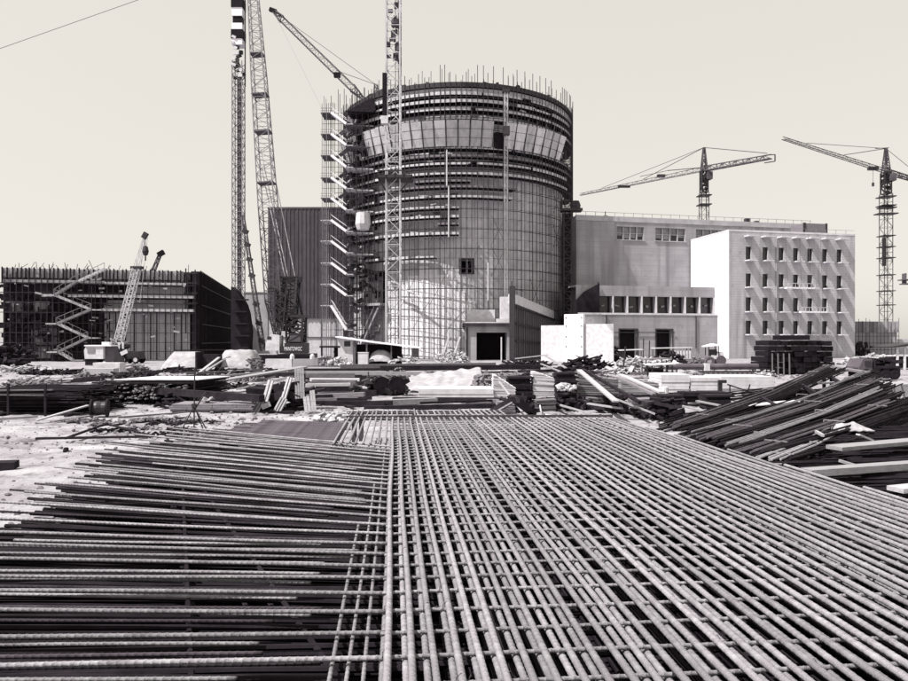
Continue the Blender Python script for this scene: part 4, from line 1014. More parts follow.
def sheet(name, label, cat, x0, x1, y0, y1, fn, m, nx=24, ny=14, th=.05, group=None):
    """a draped cloth: fn(u,v) gives height"""
    mb = MB(); c = Vector(((x0 + x1) / 2, (y0 + y1) / 2, 0))
    for lay_ in (0, 1):
        for j in range(ny + 1):
            for i in range(nx + 1):
                u, v = i / nx, j / ny; mb.v.append((x0 + (x1 - x0) * u - c.x, y0 + (y1 - y0) * v - c.y, fn(u, v) - lay_ * th))
    n = (nx + 1) * (ny + 1)
    for j in range(ny):
        for i in range(nx):
            k = j * (nx + 1) + i; q = (k, k + 1, k + nx + 2, k + nx + 1); mb.f.append(q); mb.f.append(tuple(n + z for z in reversed(q)))
    edge = [i for i in range(nx + 1)] + [(j + 1) * (nx + 1) - 1 for j in range(1, ny + 1)] + [ny * (nx + 1) + i for i in range(nx - 1, -1, -1)] + [j * (nx + 1) for j in range(ny - 1, 0, -1)]
    for a, b in zip(edge, edge[1:] + edge[:1]): mb.f.append((a, n + a, n + b, b))
    return single(name, label, cat, mb, M[m], c, 0, group, True)
def heap(name, label, cat, c, size, n, m, piece=(.5, .15, .12), group=None, dome=True):
    """a heap of scrap lengths"""
    t = MB()
    for k in range(n):
        u, v = U(-1, 1), U(-1, 1); hh = max(.05, (1 - .7 * max(abs(u), abs(v)) ** 2)) if dome else 1
        z = U(0, 1) * hh * size[2]
        s = [p * U(.5, 1.5) for p in piece]
        t.obox((u * size[0] / 2, v * size[1] / 2, max(z, .05)), s, U(-3, 3), U(-.5, .5), U(-.5, .5))
    return single(name, label, cat, t, M[m], c, 0, group)
def rocks(c, rx, ry, n, s0, s1):
    mb = MB()
    for k in range(n):
        x, y = c[0] + rnd.gauss(0, .5) * rx, c[1] + rnd.gauss(0, .5) * ry; s = U(s0, s1) * (1 if rnd.random() < .8 else 2)
        z = ground_h(x, y)
        pts = [Vector((math.cos(a) * math.sin(b_), math.sin(a) * math.sin(b_), math.cos(b_))) for b_ in (.5, 1.5, 2.6) for a in (0, 1.57, 3.14, 4.71)]
        ph = U(0, 6)
        vs_ = [(x + (p.x * math.cos(ph) - p.y * math.sin(ph)) * s * U(.7, 1.3), y + (p.x * math.sin(ph) + p.y * math.cos(ph)) * s * U(.7, 1.3), z + s * .2 + p.z * s * U(.4, .7)) for p in pts]
        fs = [(0, 1, 2, 3), (11, 10, 9, 8)] + [(r * 4 + i, r * 4 + 4 + i, r * 4 + 4 + (i + 1) % 4, r * 4 + (i + 1) % 4) for r in (0, 1) for i in range(4)]
        mb.add(vs_, fs)
    return mb
rk = MB()
for c, rx, ry, n, a, b in (((-13, 24), 8, 5, 500, .012, .04), ((-10, 28), 10, 4, 500, .012, .05), ((-4, 33), 14, 6, 500, .015, .07), ((10, 36), 14, 10, 500, .015, .07), ((-20, 45), 20, 12, 600, .02, .09), ((5, 60), 30, 16, 900, .03, .12), ((-9, 15), 3, 5, 250, .015, .05), ((-30, 70), 24, 12, 500, .04, .14), ((25, 75), 20, 12, 500, .04, .14)):
    q = rocks(c, rx, ry, n, a, b); rk.add(q.v, q.f)
rk.v = rk.v; struct('rubble', rk, M['gravel'], False, 'stuff')

# --- left side
t = T('rebar_stack', 'long low dark stack of steel bars at the left edge beyond the sandy ground', 'rebar stack', (gx(-14, 33), 32.5, 0))
mb = MB(); Ls = gx(98, 33) - gx(-14, 33)
for k in range(330):
    z = U(.05, 1.25); y = U(0, 4.2); a = U(-.6, .9); mb.tube((a, y, z), (Ls - U(0, 1.0) - .5 * z, y + U(-.1, .1), z + U(-.03, .03)), .03, 5)
pt('bars', mb, M['bar_dark'], t)
pt('cover_plank', MB().beam((.2, -.12, 1.22), (Ls * .66, -.1, 1.25), .2, .05).beam((1.0, -.2, 1.02), (Ls * .62, -.18, 1.0), .08, .05), M['timber_mid'], t)
for x_ in (1.5, Ls * .6): pt('stake', MB().box(x_, x_ + .09, -.25, -.16, 0, 1.55), M['timber_dark'], t)
pt('bearer', MB().box(1, 1.2, -.3, 4.4, -.05, .1).box(Ls - 1.2, Ls - 1, -.3, 4.4, -.05, .1), M['timber_dark'], t)
p = G(95, 418); dr = T('cable_drum', 'dark cable drum lying on the sand at the end of the left bar stack', 'drum', (p.x, p.y + .4, 0), .3)
for s_ in (-.33, .33): pt('flange', MB().lathe((0, 0, 0), [(0, -.04), (.43, -.04), (.43, .04), (0, .04)], 20), M['timber_dark'], dr, loc=(s_, 0, .43), rot=(0, R(90), 0))
pt('coil', MB().lathe((0, 0, 0), [(0, -.3), (.3, -.3), (.34, -.1), (.31, .1), (.33, .3), (0, .3)], 18), M['steel_dark'], dr, loc=(0, 0, .43), rot=(0, R(90), 0))
plank(G(36, 420, .1), G(88, 405, .5), .18, .06, 'pale plank sloping up against the dark cable drum', 'timber')
plank(G(52, 421, .05), G(104, 413, .15), .3, .06, 'wide weathered plank on the sand in front of the cable drum', 'timber_mid')
plank(G(-10, 419, .05), G(38, 416, .08), .2, .06, 'pale plank lying along the foot of the left bar stack', 'timber_mid')
plank(G(36, 438, .06), G(153, 436, .1), .1, .08, 'long thin dark pole lying on the sand beyond the fanned bars', 'timber_dark')
plank(G(65, 438, .06), G(107, 423, .3), .09, .07, 'dark pole propped on rubble over the long thin pole', 'timber_dark')
plank(G(105, 423, .28), G(140, 432, .06), .08, .06, 'short dark pole sloping down right from the propped pole', 'timber_dark')
plank(G(110, 425, .06), G(186, 417, .06), .07, .07, 'thin dark rod on the sand left of the tripod', 'bar_dark')
plank(G(118, 417, .06), G(240, 408, .06), .1, .08, 'long thin rod behind the tripod legs', 'timber_mid')
p = G(6, 468); single('stone_block', 'flat dark stone block on the sand at the left edge', 'stone', MB().obox((0, 0, .1), (.55, .35, .2), .2, .06).obox((-.5, .1, .06), (.6, .3, .12), -.1), M['timber_dark'], (p.x, p.y, 0))
p = G(66, 452); single('stone', 'small dark stone alone on the bright sand', 'stone', MB().lathe((0, 0, 0), [(0, .2), (.06, .19), (.09, .1), (.08, 0)], 7), M['timber_dark'], (p.x, p.y, -.03))
# rack of bars seen end on
p = G(98, 405); x1 = gx(186, p.y)
t = T('rebar_stack', 'dark stack of bars seen end-on with bright flecks, left of the tripod', 'rebar stack', (p.x, p.y, 0))
mb = MB(); W = x1 - p.x
for k in range(420):
    z = U(.05, 1.2); x = U(0, W) ; s = U(.0, .9); mb.tube((x, s, z), (x + U(-.3, .3), 7 + U(-.5, .5), z + U(-.05, .05)), .032, 5)
pt('bars', mb, M['bar_dark'], t)
mb = MB()
for k in range(110): x = U(.2, W); z = U(.3, 1.15); mb.box(x, x + U(.03, .14), U(-.1, .1), U(.2, .6), z, z + U(.04, .1))
pt('sunlit_flecks', mb, M['timber'], t)['kind'] = 'stuff'  # pale flecks added to paint sunlit bar ends
pt('cross_bearer', MB().box(-.3, W + .4, -.1, .05, 1.22, 1.3).box(-.2, W + .2, .3, .45, .6, .68), M['timber_dark'], t)
pt('cover_sheet', MB().obox((W * .55, 4, 1.3), (W * 1.0, 5.5, .05), 0, R(-1)), M['white_worn'], t)
heap('scrap_heap', 'low dark scrap heap to the right of the end-on bar stack', 'scrap heap', (gx(182, 37), 37.5, 0), (2.2, 2, .9), 60, 'timber_dark', (.7, .1, .1))
t = lumber(170, 252, 404.5, 413, 1.6, 'board_stack', 'low long stack of weathered boards behind the tripod', 'timber_mid', .09)
sheet('cloth', 'small crumpled white cloth lying on the low board stack', 'cloth', gx(207, 35), gx(217, 35), 34.0, 34.7, lambda u, v: .62 + .14 * math.sin(9 * u) * math.sin(3.1 * v) + .05 * noise.noise((u * 6, v * 6, 0)), 'tarp', 10, 8)
p = G(194, 431); t = T('tripod', 'thin dark tripod stand with a tall pole on the sand beyond the fanned bars', 'tripod', (p.x, p.y, 0))
hgt = 64 / F * p.y
pt('pole', MB().tube((0, 0, 0), (.03, 0, hgt), .028, 6), M['steel_dark'], t)
pt('leg', MB().tube((-.48, -.1, 0), (.05, 0, 1.1), .024, 6), M['steel_dark'], t)
pt('leg', MB().tube((.6, -.15, 0), (.0, 0, 1.0), .024, 6), M['steel_dark'], t)
pt('leg', MB().tube((.1, .7, 0), (.0, 0, 1.05), .024, 6), M['steel_dark'], t)
pt('arm', MB().tube((-.05, 0, .75), (.46, 0, 1.55), .03, 6), M['steel_dark'], t)
pt('clamp', MB().box(-.07, .09, -.06, .06, .95, 1.1).box(-.3, -.2, -.1, .1, .3, .36), M['steel_dark'], t)
heap('scrap_heap', 'small scatter of dark offcuts around the tripod feet', 'scrap heap', (p.x + .2, p.y - .6, 0), (2.0, 1.2, .16), 30, 'timber_dark', (.35, .06, .05))
# beyond: block wall, caravan, hoods
d = 66; x0 = gx(87, d); t = T('concrete_block', 'pair of pale concrete blocks lying end to end in front of the white caravan', 'concrete block', (x0, d, 0))
W = gx(116, d) - x0; pt('block', MB().obox((W * .5, 0, .45), (W, 1.2, .9), .04), M['concrete_pale'], t); pt('block', MB().obox((W * .45, 1.8, .75), (W * .95, 1.2, 1.3), -.02), M['white_worn'], t)
d = 96; x0 = gx(84, d); W = gx(113, d) - x0; t = T('site_caravan', 'small white site caravan standing before the zigzag stair', 'caravan', (x0, d, 0))
zt_ = gz(345, d)
pt('body', MB().prism([(.1, 1.0), (W * .66, 1.0), (W * .66, zt_ - .1), (.25, zt_ - .1), (0, zt_ - .7)], 0, 2.0), M['white_worn'], t)
pt('roof', MB().box(.1, W * .95, -.15, 2.2, zt_ - .1, zt_ + .06).box(W * .55, W * .8, .5, 1.2, zt_ + .06, zt_ + .5), M['white'], t)
pt('window', MB().box(.5, W * .38, -.06, -.01, zt_ - 1.1, zt_ - .35), M['scaf_mid'], t)
pt('porch', MB().box(W * .68, W * .95, .5, 2, .2, zt_ - .2), M['lattice_dark'], t)
pt('axle_box', MB().box(.1, W * .42, .1, 1.8, .1, 1.0), M['rubber'], t)
pt('step', MB().box(W * .45, W * .9, -.6, 0, 0, .35), M['white_worn'], t)
def hood(px0, px1, yt, yb_, d, label, sl):
    x0, x1 = gx(px0, d), gx(px1, d); W = x1 - x0; t = T('canvas_hood', label, 'canvas hood', (x0, d, 0)); zt_, zb_ = gz(yt, d), gz(yb_, d)
    n = 14; mb = MB(); fr = MB()
    def pf(u, v):
        z = zb_ + .55 * math.sin(math.pi * u) * (1 - v) + (zt_ - zb_ - .1) * v ** .8; return Vector((W * (u * (1 - sl * v) + sl * v * .9), v * 2.6, z))
    for lay_ in (0, .07):
        for j in range(7):
            for i in range(n + 1): q = pf(i / n, j / 6); mb.v.append((q.x, q.y, q.z - lay_))
    for lay_ in (0, 7 * (n + 1)):
        for j in range(6):
            for i in range(n): k = lay_ + j * (n + 1) + i; mb.f.append((k, k + 1, k + n + 2, k + n + 1))
    pt('sheet', mb, M['tarp'], t, True)
    pts = [pf(i / n, 0) - Vector((0, .05, .12)) for i in range(n + 1)]; fr.path(pts, .16, 6); pt('front_hoop', fr, M['timber_dark'], t)
    pt('side_frame', MB().box(W - .1, W + .1, 0, 2.6, .2, zt_ - .1).box(W + .1, W + 2.2, 1.2, 2.6, .4, zt_ - .4).beam((W * .2, 2.6, zt_ + .05), (W + 2.6, 2.6, zt_ + .1), .12), M['timber_dark'], t)
    return t
hood(159, 196, 350.5, 371, 80, 'white canvas hood with a dark curved front edge, left of the second hood', .18)
d = 82; sheet('tarpaulin', 'rounded white tarpaulin draped over a heap, right of the curved canvas hood', 'tarpaulin', gx(217, d), gx(252, d), d, d + 4, lambda u, v: gz(368, d) - .3 + (gz(350, d) - gz(368, d) + .3) * min(1, 1.35 * math.sin(math.pi * (u * .86 + .12)) ** .45 * min(1, .15 + v * 1.6)) + .16 * noise.noise((u * 5, v * 4, 2)), 'tarp', 26, 16)
heap('scrap_heap', 'jumble of pale and dark offcuts at the right end of the rounded tarpaulin', 'scrap heap', (gx(253, 82), 82.5, 0), (2, 2, 1.8), 40, 'timber_mid', (.8, .2, .2))
for k, (a, b, c, e) in enumerate(((197, 377, 219, 357), (201, 377, 222, 360))):
    plank((gx(a, 70), 70, .1), (gx(c, 76), 76, gz(e, 76)), .3, .12, ('left' if k == 0 else 'right') + ' one of two pale planks leaning up between the canvas hood and the tarpaulin', 'timber')
heap('form_pile', 'dark cluttered pile of forms at the far left below the scaffold', 'form pile', (gx(6, 90), 90, 0), (6, 4, 3.4), 90, 'timber_dark', (1.6, .3, .3))
heap('form_pile', 'pale cluttered pile of boards at the far left in front of the dark forms', 'form pile', (gx(14, 78), 78, 0), (8, 4, .8), 70, 'timber', (1.5, .3, .08))

# --- centre left: barriers, hut, long beams, trestle
for k, (a, b, m_, lab) in enumerate(((265, 292, 'white_worn', 'white low concrete barrier in front of the crawler crane'), (292.3, 318, 'concrete', 'grey low concrete barrier right of the white barrier before the crawler crane'))):
    d = 88; x0, x1 = gx(a, d), gx(b, d); z1 = gz(358.5, d)
    t = T('concrete_barrier', lab, 'barrier', (x0, d, 0)); W = x1 - x0
    pt('body', MB().prism([(0, 0), (W, 0), (W - .05, z1), (.05, z1)], 0, .8), M[m_], t)
    pt('lifting_post', MB().lathe((W * (.98 if k == 0 else .75), .4, z1), [(.3, 0), (.3, .4), (.18, .6), (0, .7)], 8), M['white_worn'], t)
d = 94; x0 = gx(337, d); t = T('site_hut', 'small pale site hut with a long sloping white roof in front of the reactor', 'hut', (x0, d, 0))
def hx(px): return gx(px, d) - x0
pt('wall', MB().facade(hx(338), hx(353), 0, gz(337, d), [(hx(344), hx(350.5), gz(346, d), gz(340.5, d))], 0, .4).box(hx(338), hx(353), .6, 4, 0, gz(338, d)), M['white_worn'], t)
pt('window', MB().box(hx(343.8), hx(350.7), .42, .5, gz(346.2, d), gz(340.2, d)), M['glass'], t)
pt('roof', MB().prism([(hx(336), gz(335.8, d)), (hx(372), gz(341, d)), (hx(421), gz(347, d)), (hx(421), gz(348, d)), (hx(372), gz(342.2, d)), (hx(336), gz(337, d))], -.7, 4.5), M['white'], t)
pt('post', MB().box(hx(355) - .1, hx(355) + .1, -.4, -.2, 0, gz(339, d)).box(hx(367) - .1, hx(367) + .1, -.4, -.2, 0, gz(341, d)).box(hx(391), hx(391) + .15, -.4, -.2, 0, gz(345, d)).box(hx(412), hx(418), -.3, -.1, gz(357, d), gz(348, d)), M['timber_mid'], t)
pt('back_wall', MB().box(hx(353), hx(400), 3.5, 3.7, 0, gz(344, d)), M['timber_dark'], t)
sheet('tarpaulin', 'white tarpaulin over a load under the sloping roof of the site hut', 'tarpaulin', hx(369) + x0, hx(391) + x0, d - .8, d + 2.6, lambda u, v: .3 + (gz(345.5, d) - .9) * min(1, (math.sin(math.pi * min(1, max(0, u))) + .05) ** .3) * min(1, .25 + 2.2 * v) + .1 * noise.noise((u * 4, v * 5, 3)), 'tarp', 20, 12)
single('crate', 'upright white crate standing beside the site hut under its roof', 'crate', MB().box(0, 1.3, 0, 1.2, 0, 1.9).box(-.05, 1.35, -.05, 1.25, 1.9, 2.0), M['white_worn'], (gx(358, 92), 92, 0))
heap('sack_heap', 'heap of pale sacks and boxes at the right end of the sloping hut roof', 'heap', (gx(404, 92), 92, 0), (4.2, 3, 1.8), 60, 'concrete_pale', (.6, .35, .2))
heap('sack_heap', 'heap of pale sacks in front of the pale hut wall', 'heap', (gx(341, 90), 90, 0), (3.4, 2, 1.5), 46, 'concrete_pale', (.6, .35, .2))
heap('sack_heap', 'bright rubble heap with leaning boards left of the entrance portal', 'heap', (gx(452, 112), 112, 0), (5.5, 3, 2.2), 80, 'concrete_pale', (.6, .35, .2))
heap('scrap_heap', 'dark low scrap heap between the crawler crane and the site hut', 'scrap heap', (gx(327, 92), 92, 0), (4, 3, 1.6), 60, 'timber_mid', (1.0, .3, .3))
single('roof_panel', 'dark flat panel on posts between the crawler crane and the site hut', 'canopy', MB().box(-1.6, 1.3, -1, 1, 2.6, 2.85).box(-1.4, -1.25, -.8, -.6, 0, 2.6).box(1.0, 1.15, -.8, -.6, 0, 2.6).box(.2, .8, .2, .5, 0, 2.6), M['timber_dark'], (gx(331, 94), 95, 0))
for px, lab in ((441, 'leaning pale board left of the entrance portal, the left one'), (452, 'leaning pale board left of the entrance portal, the right one')):
    plank((gx(px, 114), 113, .2), (gx(px + 8, 116), 116, 4.2), .35, .12, lab, 'timber')
# long beams across the middle
ya = 366.2
while ya < 393:
    m_ = rnd.choice(['timber', 'timber', 'timber_mid', 'timber_dark', 'pale_sheets']); z = U(.35, .75)
    xa = 302 + (ya - 366) * .35 + U(-3, 6); xb = U(366, 428) if ya < 374 else U(350, 374)
    a, b = G(xa, ya, z), G(xb, ya + U(-1.2, 1.4), z)
    plank(a, b, U(.22, .36), U(.2, .36), 'long squared beam lying in the row of beams right of the leaning boards', m_, 'beams right of the leaning boards', 'squared_beam', 'beam')
    ya += U(1.3, 2.6)
for k in range(50):
    y = U(36, 66); x = gx(U(302, 368), y)
    single('dunnage', 'dark timber block lying under the long beams right of the leaning boards', 'dunnage', MB().box(-U(.5, 2), U(.5, 2), 0, .25, 0, U(.1, .4)), M['timber_dark'], (x, y, U(0, .08)), 0, 'dark dunnage under the long beams')
plank(G(196, 384, .6), G(304, 366.5, 1.6), 1.2, .1, 'very wide pale boarding sloping up to the top of the leaning boards', 'timber', name='boarding', cat='boarding')
plank(G(238, 388.5, .7), G(292, 376, 1.5), .45, .1, 'pale board sloping up just below the wide boarding', 'timber')
plank(G(118, 387.5, .8), G(262, 398, .75), .35, .35, 'long dark beam with a pale edge running to the leaning boards', 'timber_dark', name='beam', cat='beam')
plank(G(180, 394.5, .5), G(262, 398.5, .5), .12, .1, 'thin pale strip just below the long dark beam', 'timber')
plank(G(186, 373, .5), G(262, 370, .6), .3, .2, 'weathered beam lying beyond the wide pale boarding', 'timber_mid', name='beam', cat='beam')
plank(G(196, 377.5, .5), G(262, 372, .6), .2, .15, 'pale narrow beam lying beyond the wide pale boarding', 'timber', name='beam', cat='beam')
t = T('form_stack', 'dark stack of leaning shuttering with upright pale ribbed boards before the long beams', 'form stack', (gx(250, 33.5), 33.5, 0))
d = 33.5; x0 = gx(250, d)
def q_(px, py, dy=0): return Vector((gx(px, d + dy) - x0, dy, gz(py, d + dy)))
mb = MB()
for k in range(46): mb.obox(q_(U(258, 318), U(386, 411), U(1.4, 3.6)), (U(.4, 1.4), U(.1, .6), U(.06, .4)), U(-.4, .4), U(-.3, .3), U(-.5, .5))
pt('dark_forms', mb, M['timber_dark'], t)
for (xa, ya, xb, yb_, w_, dy) in ((250, 416, 261, 396, .58, .1), (277, 411, 284, 398, .4, .2), (265, 401, 271, 380, .34, .9), (283, 400, 290, 377, .28, .9), (300, 398, 299, 368, .5, 1.2), (308, 412, 306, 396, .34, .2), (314, 411, 312, 390, .26, .25)):
    a, b = q_(xa, ya, dy), q_(xb, yb_, dy + .5); f = MB(); v = (b - a).normalized(); s_ = Vector((v.z, 0, -v.x)).normalized()
    nb = max(2, int(w_ / .12))
    for k in range(nb): c = s_ * (k + .5 - nb / 2) * w_ / nb; f.beam(a + c, b + c, w_ / nb * .8, .07)
    pt('ribbed_board', f, M['timber'], t)
pt('skid', MB().obox(q_(252, 419.5, -.1), (.5, .6, .3)).obox(q_(278, 412, .3), (1.6, .3, .16)), M['timber_dark'], t)
pt('cut_board', MB().obox(q_(266, 405, .1), (.45, .08, .25), 0, 0, -.4), M['timber'], t)
# dark machine on its pale bed
p = G(366, 396.5); t = T('scrap_machine', 'dark tangled winch machine on the ground beyond the far strip of bars', 'machine', (p.x, p.y, 0))
W = gx(407, p.y) - p.x
mb = MB()
for k in range(80): mb.obox((U(0, W), U(0, 1.4), U(.1, 1.15)), (U(.2, .9), U(.1, .4), U(.08, .35)), U(-.6, .6), U(-.5, .5), U(-.7, .7))
pt('frame', mb, M['steel_dark'], t)
for xx in (W * .35, W * .72):
    pt('drum', MB().lathe((0, 0, -.5), [(0, 0), (.55, 0), (.55, .12), (.4, .14), (.4, .86), (.55, .88), (.55, 1), (0, 1)], 18), M['bar_dark'], t, loc=(xx, .4, .75), rot=(R(90), 0, R(15)))
pt('lever', MB().tube((W * .1, 0, .6), (W * .05, .1, 1.6), .04, 6).tube((W * .12, .2, 1.2), (-.3, .2, 1.0), .05, 6), M['steel_dark'], t)
p = G(355, 399); t = heap('winch', 'small dark winch standing alone left of the tangled machine', 'winch', (p.x, p.y, 0), (.8, .6, .9), 24, 'steel_dark', (.5, .2, .16))
plank(G(372, 402.5, .2), G(436, 400, .2), .5, .3, 'pale flat bed beam in front of the tangled machine', 'timber', name='beam', cat='beam')
plank(G(320, 404, .1), G(372, 401, .1), .2, .15, 'dark skid left of the pale bed beam', 'timber_dark', name='beam', cat='beam')
plank(G(364, 408, .1), G(560, 404, .1), .35, .25, 'long dark beam right behind the far strip of bars', 'timber_dark', name='beam', cat='beam')
heap('rubble_heap', 'bright rubble heap at the left end of the far strip of bars', 'heap', (gx(331, 30), 31, 0), (1.6, 1.5, .4), 80, 'concrete_pale', (.28, .2, .1))
# tarps and pale boards right of centre
d = 50; sheet('tarpaulin', 'long wrinkled white tarpaulin on the ground right of the tangled machine', 'tarpaulin', gx(409, d), gx(482, d), 46, 53, lambda u, v: .25 + 1.25 * (v ** .7) * (.55 + .45 * u) + .22 * noise.noise((u * 9, v * 4, 1)), 'tarp', 40, 14)
t = lumber(418, 493, 389, 401, 2.6, 'board_stack', 'long bright low stack of boards in front of the wrinkled tarpaulin', 'white_worn', .3, jag=.05)
plank(G(420, 402.5, .25), G(492, 400, .25), .15, .12, 'thin dark edge beam before the bright board stack', 'timber_dark', name='beam', cat='beam')
heap('scrap_heap', 'crumpled pale scraps between the wrinkled tarpaulin and the dark sheet stack', 'scrap heap', (gx(483, 48), 47, 0), (1.4, 2, 1.5), 50, 'timber_mid', (.5, .2, .2))
plank(G(340, 366, 1.0), G(495, 364, 1.0), .5, .4, 'very long weathered beam below the entrance portal', 'timber_mid', name='beam', cat='beam')
plank(G(380, 368, .8), G(540, 366.5, .8), .4, .5, 'very long dark beam just this side of the weathered beam below the portal', 'timber_dark', name='beam', cat='beam')
# ply and lumber stacks
def slanted(px0, px1, yt0, yt1, yb_, dep, label, m='ply', name='sheet_stack'):
    d = gd(yb_); x0 = gx(px0, d); W = gx(px1, d) - x0; h0, h1 = (yb_ - yt0) / F * d, (yb_ - yt1) / F * d
    t = T(name, label, 'sheet stack', (x0, d, 0)); n = int(max(h0, h1) / .045); mb = MB(); z = .1
    for k in range(n):
        q = k / n; z = .1 + q * (max(h0, h1) - .1)
        s0, s1 = 0, W
        if z > min(h0, h1):
            f_ = (z - min(h0, h1)) / (max(h0, h1) - min(h0, h1) + 1e-6)
            if h0 > h1: s1 = W * (1 - f_ * .92)
            else: s0 = W * f_ * .92
        j = U(-.03, .03); tilt = .02 * math.sin(k * .7)
        mb.obox(((s0 + s1) / 2 + j, dep / 2 + U(-.04, .04), z), (s1 - s0, dep, .034), 0, 0, tilt + (.1 if h0 > h1 else -.06) * q)
    pt('sheets', mb, M[m], t); pt('bearer', MB().box(.05, .2, 0, dep, -.02, .09).box(W - .2, W - .05, 0, dep, -.02, .09), M['timber_dark'], t); return t
slanted(493, 515.5, 374, 387, 400.5, 1.2, 'pale stack of sheets with a pointed left corner, leftmost of the sheet stacks', 'pale_sheets')
slanted(533, 560, 371, 378.5, 398, 1.3, 'pale tall stack of sheets with a sloping top, second from left of the sheet stacks', 'pale_sheets')
slanted(578, 619.5, 372, 378, 397, 1.4, 'weathered wide sheet stack under the two long crossing planks', 'timber')
slanted(621, 659, 377, 381, 398, 1.4, 'weathered wide sheet stack right of the two long crossing planks', 'timber')
slanted(497, 515, 401, 403, 415.5, .8, 'low sheet stack below the pointed pale stack, close behind the mat', 'timber_mid')
slanted(536, 556, 399, 399, 413, .8, 'low sheet stack close behind the mat below the tall sloping stack', 'timber_mid')
slanted(588, 608, 397.5, 398, 411, .8, 'low sheet stack close behind the mat below the crossing planks', 'timber_mid')
slanted(632, 658, 398, 398, 415, .9, 'low sheet stack close behind the mat at its right far corner', 'timber_mid')
lumber(508, 532, 378, 398, 1.2, 'board_stack', 'dark stack of boards between the two pale sheet stacks', 'timber_dark', .12)
lumber(556, 577, 372, 399, 1.2, 'board_stack', 'dark tall stack of boards right of the tall sloping sheet stack', 'timber_dark', .12)
for k, (px, py, w_, lab) in enumerate(((523, 413, 1.3, 'dark jumble of steel forms behind the mat between the low sheet stacks'), (572, 412, 1.5, 'dark jumble of forms behind the mat below the dark tall board stack'), (617, 414, 1.3, 'dark jumble of forms behind the mat under the long crossing planks'), (668, 420, 1.6, 'dark jumble of forms behind the mat at its right far corner'))):
    p = G(px, py); heap('form_pile', lab, 'form pile', (p.x, p.y + .8, 0), (w_ * 1.2, 1.6, .95), 60, 'timber_dark', (.8, .14, .12))
heap('cloth_bundle', 'crumpled white cloth bundle on the dark board stack', 'cloth', (gx(566, 40), 39.6, .75), (.9, .6, .35), 30, 'concrete_pale', (.4, .3, .06))
plank(G(487, 414.5, .3), G(513, 399, 1.1), .3, .22, 'dark thick beam leaning on the pointed pale stack', 'timber_dark', name='beam', cat='beam')
plank(G(489, 415, .32), G(512, 402, 1.0), .06, .06, 'thin pale strip lying along the dark leaning beam', 'timber')
plank(G(499, 381, 1.3), G(522, 411, .3), .1, .05, 'thin pale lath leaning across the pointed pale stack', 'timber')
plank(G(516, 400, 1.0), G(533, 413, .2), .35, .2, 'dark board leaning right of the low sheet stack', 'timber_dark')
plank(G(579, 369.5, 2.0), G(616, 401, .9), .28, .07, 'long pale plank leaning over the wide sheet stack, upper half of the crossing pair', 'timber')
plank(G(583, 369, 2.0), G(640, 402, .9), .16, .12, 'long dark pole leaning beside the pale crossing plank', 'timber_dark')
plank(G(612, 397, 1.0), G(655, 413.5, .3), .22, .07, 'long pale plank sloping down to the right below the wide sheet stacks', 'timber')
plank(G(620, 374, 1.7), G(662, 392, 1.1), .3, .08, 'pale plank lying across the right wide sheet stack, the upper one', 'timber')
plank(G(618, 377, 1.6), G(654, 394, 1.0), .2, .1, 'weathered plank lying across the right wide sheet stack, the lower one', 'timber_mid')
plank(G(560, 404.5, .6), G(590, 413, .25), .16, .07, 'pale plank in front of the dark jumble below the dark tall stack', 'timber')
plank(G(588, 403, .6), G(622, 408, .5), .2, .07, 'pale plank resting on the low stack below the crossing planks', 'timber')
plank(G(668, 402, .6), G(706, 411.5, .3), .2, .07, 'pale plank lying on the dark stacks before the white slabs, the longer one', 'timber')
plank(G(697, 400.5, .6), G(720, 405, .5), .2, .07, 'pale plank lying on the dark stacks before the white slabs, the shorter one', 'timber')
plank(G(642, 403, .6), G(672, 411, .3), .14, .07, 'weathered plank near the right far corner of the mat', 'timber_mid')
mb = MB(); pts = [G(540, 405, .5), G(541, 411, .3), G(545, 414, .12), G(556, 415.5, .1)]; o_ = pts[0].copy()
single('bent_pipe', 'thin pale bent pipe behind the far edge of the mat', 'pipe', MB().path([p - o_ for p in pts], .035, 6), M['rope_pale'], o_)
# white slab stacks
for k, (a, b, lab) in enumerate(((661, 689.5, 'white slab stack, leftmost of the three before the annex'), (690.5, 720, 'white slab stack, middle of the three before the annex'), (721, 775, 'white slab stack, longest and rightmost of the three before the annex'))):
    t = lumber(a, b, 377 + k * .3, 393.5, 3.0, 'slab_stack', lab, 'white_worn', .26, jag=.04)
for k, (a, b, yt, yb_, lab) in enumerate(((684, 730, 393, 404, 'dark low stack in front of the middle white slabs'), (660, 683, 395, 407, 'dark low stack in front of the left white slabs'), (706, 733, 396, 410, 'dark low stack nearest the slanting bar bundles'))):
    lumber(a, b, yt, yb_, 1.2, 'board_stack', lab, 'timber_dark', .12)
p = G(665, 402.5); single('can', 'small white can on the dark low stacks before the white slabs', 'can', MB().lathe((0, 0, 0), [(0, 0), (.2, 0), (.2, .4), (.16, .45), (0, .45)], 12), M['white_worn'], (p.x, p.y, .5))
d = 45; x0 = gx(720, d); t = T('pipe_bender', 'dark bent post tool standing on the white slabs with a long handle', 'tool', (x0, d, 0))
pt('post', MB().box(-.12, .12, -.1, .1, .2, gz(381, d)).obox((.15, 0, gz(381, d)), (.5, .25, .2)), M['steel_dark'], t)
pt('handle', MB().tube((.5, 0, gz(384, d)), (gx(750, d) - x0, .3, gz(391, d)), .05, 6).tube((gx(750, d) - x0, .3, gz(391, d)), (gx(752, d) - x0, .3, gz(384, d)), .05, 6), M['steel_dark'], t)
pt('leg', MB().box(.55, .62, -.2, -.13, 0, gz(384, d)), M['steel_dark'], t)

